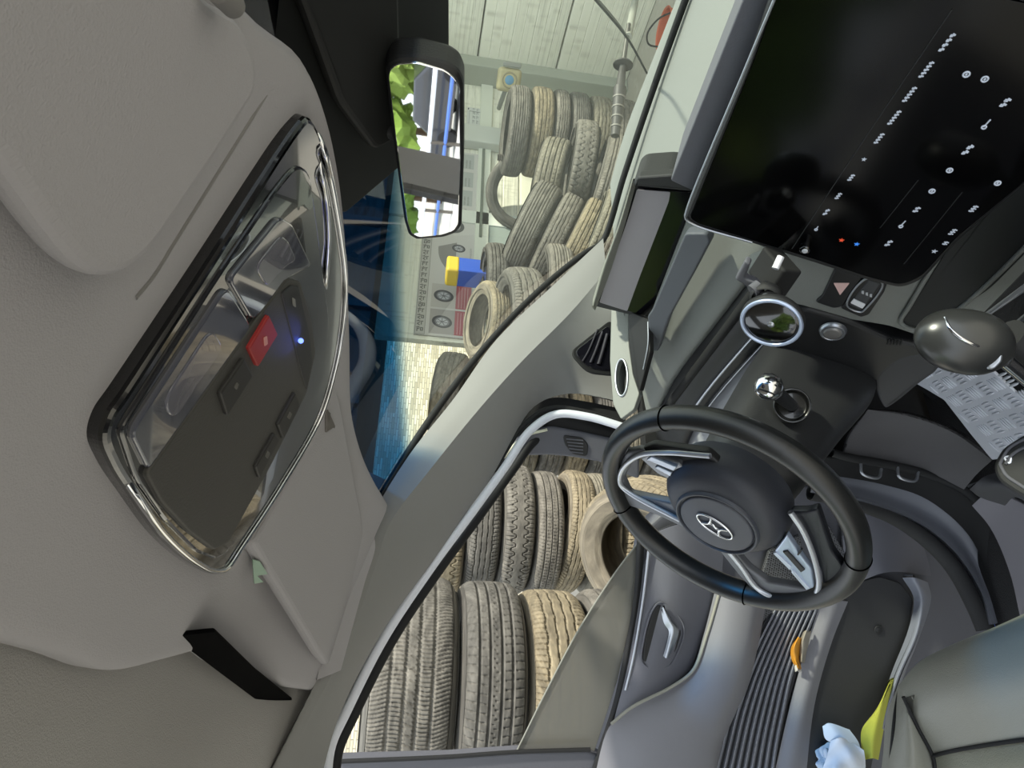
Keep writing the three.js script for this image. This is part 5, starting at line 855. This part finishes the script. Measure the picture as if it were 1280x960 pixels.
{
  const n = thing('shock_absorber', 'old dark shock absorber with a round flange lying over the corner tyres', 'shock absorber');
  const a = at(786, 30, 3.9), f = at(779, 80, 3.85), m = at(775, 110, 3.8), b = at(769, 170, 3.75), dk = std('#3d3c3a', 0.55);
  obj('rod', rod(a, f, 0.012, 0.014), std('#5a5a56', 0.4, { metalness: 0.6 }), n);
  obj('mounting_pipe', rod(at(785, 46, 3.88), atZ(806, -60, WZ), 0.022), std('#8d8f86', 0.6), n);
  const ax = b.clone().sub(f).normalize();
  obj('flange', orient(lathe([[0, -0.016], [0.03, -0.016], [0.045, -0.006], [0.056, 0.006], [0.052, 0.01], [0.02, 0.012], [0, 0.02]]), f, ax), dk, n);
  obj('boot', rod(f, m, 0.018, 0.026), dk, n); obj('damper_body', rod(m, b, 0.036, 0.024), dk, n);
  for (let i = 0; i < 4; i++) obj('band', rod(m.clone().lerp(b, 0.2 + i * 0.2), m.clone().lerp(b, 0.23 + i * 0.2), 0.036 - i * 0.002), std('#72706a', 0.6), n);
  settle(n);
  const w = thing('wiper', 'black windscreen wiper arm and blade lying across the glass', 'wiper');
  const ws = (u, v) => wsAt(u, v).add(V(0, 0.022, -0.014));
  const P = (x, y) => { let best = null; for (let i = 0; i <= 60; i++) for (let j = 0; j <= 60; j++) { const p = ws(-0.9 + i / 60 * 1.2, 0.3 + j / 60 * 0.7), v = p.clone().sub(EYE), c = [v.dot(toWorld(V(1, 0, 0))), v.dot(toWorld(V(0, 1, 0))), v.dot(toWorld(V(0, 0, 1)))]; const e = Math.hypot(640 + FOCAL * c[0] / c[2] - x, 480 + FOCAL * c[1] / c[2] - y); if (!best || e < best.e) best = { e, p }; } return best.p; };
  const A = P(736, -8), B = P(784, 50), C = P(826, 100);
  obj('blade', tube([A, B, C], 0.002, 40), M.rubber, w); obj('arm', tube([A, B, C].map((p) => p.clone().add(V(0.012, 0.012, -0.004))), 0.0017, 40), std('#5a5c58', 0.4), w);
  settle(w);
  const o = thing('bucket', 'orange plastic bucket with a dark handle at the edge of the windscreen', 'bucket');
  const bc = at(852, 40, 4.6);
  obj('pail', (() => { const g = lathe([[0, 0], [0.1, 0], [0.13, 0.24], [0.14, 0.245], [0.136, 0.25], [0.125, 0.24], [0.096, 0.01], [0, 0.01]], 48); g.translate(bc.x, bc.y - 0.12, bc.z); return g; })(), std('#b5512c', 0.6), o);
  obj('handle', tube([V(-0.13, 0.1, 0), V(-0.09, 0.2, 0.05), V(0, 0.24, 0.07), V(0.09, 0.2, 0.05), V(0.13, 0.1, 0)].map((v) => v.add(bc)), 0.006), M.rubber, o); settle(o);
  const bl = thing('spring', 'rusty coil spring lying behind the standing tyre', 'spring');
  const sc = at(622, 196, 4.9), sd = at(640, 200, 4.9).sub(sc), coil = []; for (let i = 0; i <= 60; i++) coil.push(sc.clone().addScaledVector(sd, i / 60).add(V(0.02 * Math.cos(i * 0.8), 0, 0.02 * Math.sin(i * 0.8)))); obj('coil', tube(coil, 0.005, 240, 6), std('#3f3a34', 0.7), bl); settle(bl);
}
// ---- far side of the yard, seen past the nearest stack
{
  const b = thing('shop_front', 'bright shop front with a blue band and a dark green lettered sign strip', 'building');
  const C = atX(440, 900, -12);
  obj('wall', box(0.2, 4, 7, V(-12.2, 2, 1.2)), std('#d6cfae', 0.8, { map: dirt }), b);
  obj('blue_band', box(0.15, 2.2, 1.6, V(-12.0, C.y + 0.0, atX(455, 845, -12).z)), std('#3f68c8', 0.5), b);
  obj('pale_blue_band', box(0.15, 2.2, 0.22, V(-11.98, C.y, atX(450, 864, -12).z)), std('#8ab4ea', 0.5), b);
  const c = canvas(256, 1024, (k, W, H) => { k.fillStyle = '#2c4234'; k.fillRect(0, 0, W, H); k.fillStyle = '#e8e3cf'; for (let i = 0; i < 12; i++) { k.beginPath(); k.arc(W / 2, 50 + i * 80, 26, 0, 7); if (i % 3 !== 1) k.fill(); else { k.lineWidth = 8; k.strokeStyle = '#c9d6c0'; k.stroke(); } } }); c.colorSpace = THREE.SRGBColorSpace;
  obj('sign_strip', box(0.12, 0.28, 2.4, V(-11.95, atX(446, 905, -12).y, atX(444, 915, -12).z)), std('#ffffff', 0.6, { map: (c.rotation = Math.PI / 2, c.center.set(0.5, 0.5), c) }), b);
  obj('awning', box(0.4, 0.3, 2.2, V(-11.8, atX(428, 935, -12).y, atX(428, 940, -12).z)), std('#8c4a35', 0.7), b);
  settle(b);
}
// ---- the street behind, seen in the inside mirror
{
  const r = struct('road', 'sunlit street behind the vehicle'); obj('asphalt', box(60, 0.02, 9, V(-14, 0.012, 15)), std('#bdbcb8', 0.9), r);
  const treeMats = ['#6f8a3a', '#58772f', '#7f9645'].map((c) => std(c, 0.9));
  const leaf = new THREE.IcosahedronGeometry(1, 3);
  for (let i = 0; i < 6; i++) {
    const t = thing('street_tree', ['rounded green tree', 'darker leafy tree', 'yellow green tree'][i % 3] + ' beyond the street, ' + ['first', 'second', 'third', 'fourth', 'fifth', 'sixth', 'seventh', 'eighth', 'ninth'][i] + ' along the mirror view', 'tree', 'street trees seen in the mirror');
    const x = -8.5 - i * 3.3, z = 20 - i * 0.15, h = 5.2 + rnd() * 1.6;
    obj('trunk', rod(V(x, 0, z), V(x, h * 0.6, z), 0.16, 0.09), std('#5c4a38', 0.9), t);
    const clumps = []; for (let k = 0; k < 40; k++) { const g = leaf.clone(), p = g.attributes.position, s = 0.5 + rnd() * 0.75; for (let q = 0; q < p.count; q++) { const v = V(p.getX(q), p.getY(q), p.getZ(q)); v.multiplyScalar(s * (0.8 + 0.5 * noise.noise(v.x * 3 + k, v.y * 3, v.z * 3 + i))); p.setXYZ(q, v.x, v.y, v.z); } g.computeVertexNormals(); g.translate(x + (rnd() - 0.5) * 2.3, h * 0.3 + rnd() * h * 0.7, z + (rnd() - 0.5) * 2.4); clumps.push(g); }
    obj('crown', clumps, treeMats[i % 3], t); settle(t);
  }
  const rail = thing('guard_rail', 'white and blue street guard rail seen in the mirror', 'rail');
  obj('rail', rod(V(-2, 0.95, 14.5), V(-26, 0.95, 14.5), 0.06), std('#dfe5ee', 0.4), rail); obj('lower_rail', rod(V(-2, 0.5, 14.5), V(-26, 0.5, 14.5), 0.05), std('#4b6fc0', 0.4), rail);
  for (let i = 0; i < 9; i++) obj('upright', rod(V(-3 - i * 2.8, 0, 14.5), V(-3 - i * 2.8, 1.0, 14.5), 0.05), std('#4a4640', 0.6), rail); settle(rail);
  const car = thing('parked_car', 'small dark parked car across the street seen in the mirror', 'car');
  const sh = new THREE.Shape(); [[-1.9, 0.3], [-1.85, 0.75], [-1.1, 0.85], [-0.6, 1.35], [0.8, 1.38], [1.5, 0.9], [1.9, 0.8], [1.95, 0.3]].forEach(([x, y], i) => i ? sh.lineTo(x, y) : sh.moveTo(x, y)); sh.closePath();
  const cg = new THREE.ExtrudeGeometry(sh, { depth: 1.5, bevelEnabled: true, bevelSize: 0.08, bevelThickness: 0.08, bevelSegments: 3 }); cg.translate(-14.5, 0, 16.4); obj('body', cg, phys('#26292f', 0.3, { clearcoat: 1 }), car);
  for (const [x, z] of [[-15.7, 16.4], [-13.3, 16.4], [-15.7, 17.9], [-13.3, 17.9]]) obj('wheel', new THREE.CylinderGeometry(0.31, 0.31, 0.2, 28).rotateX(Math.PI / 2).translate(x, 0.31, z), M.rubber, car); settle(car);
}

renderer.render(scene, camera);
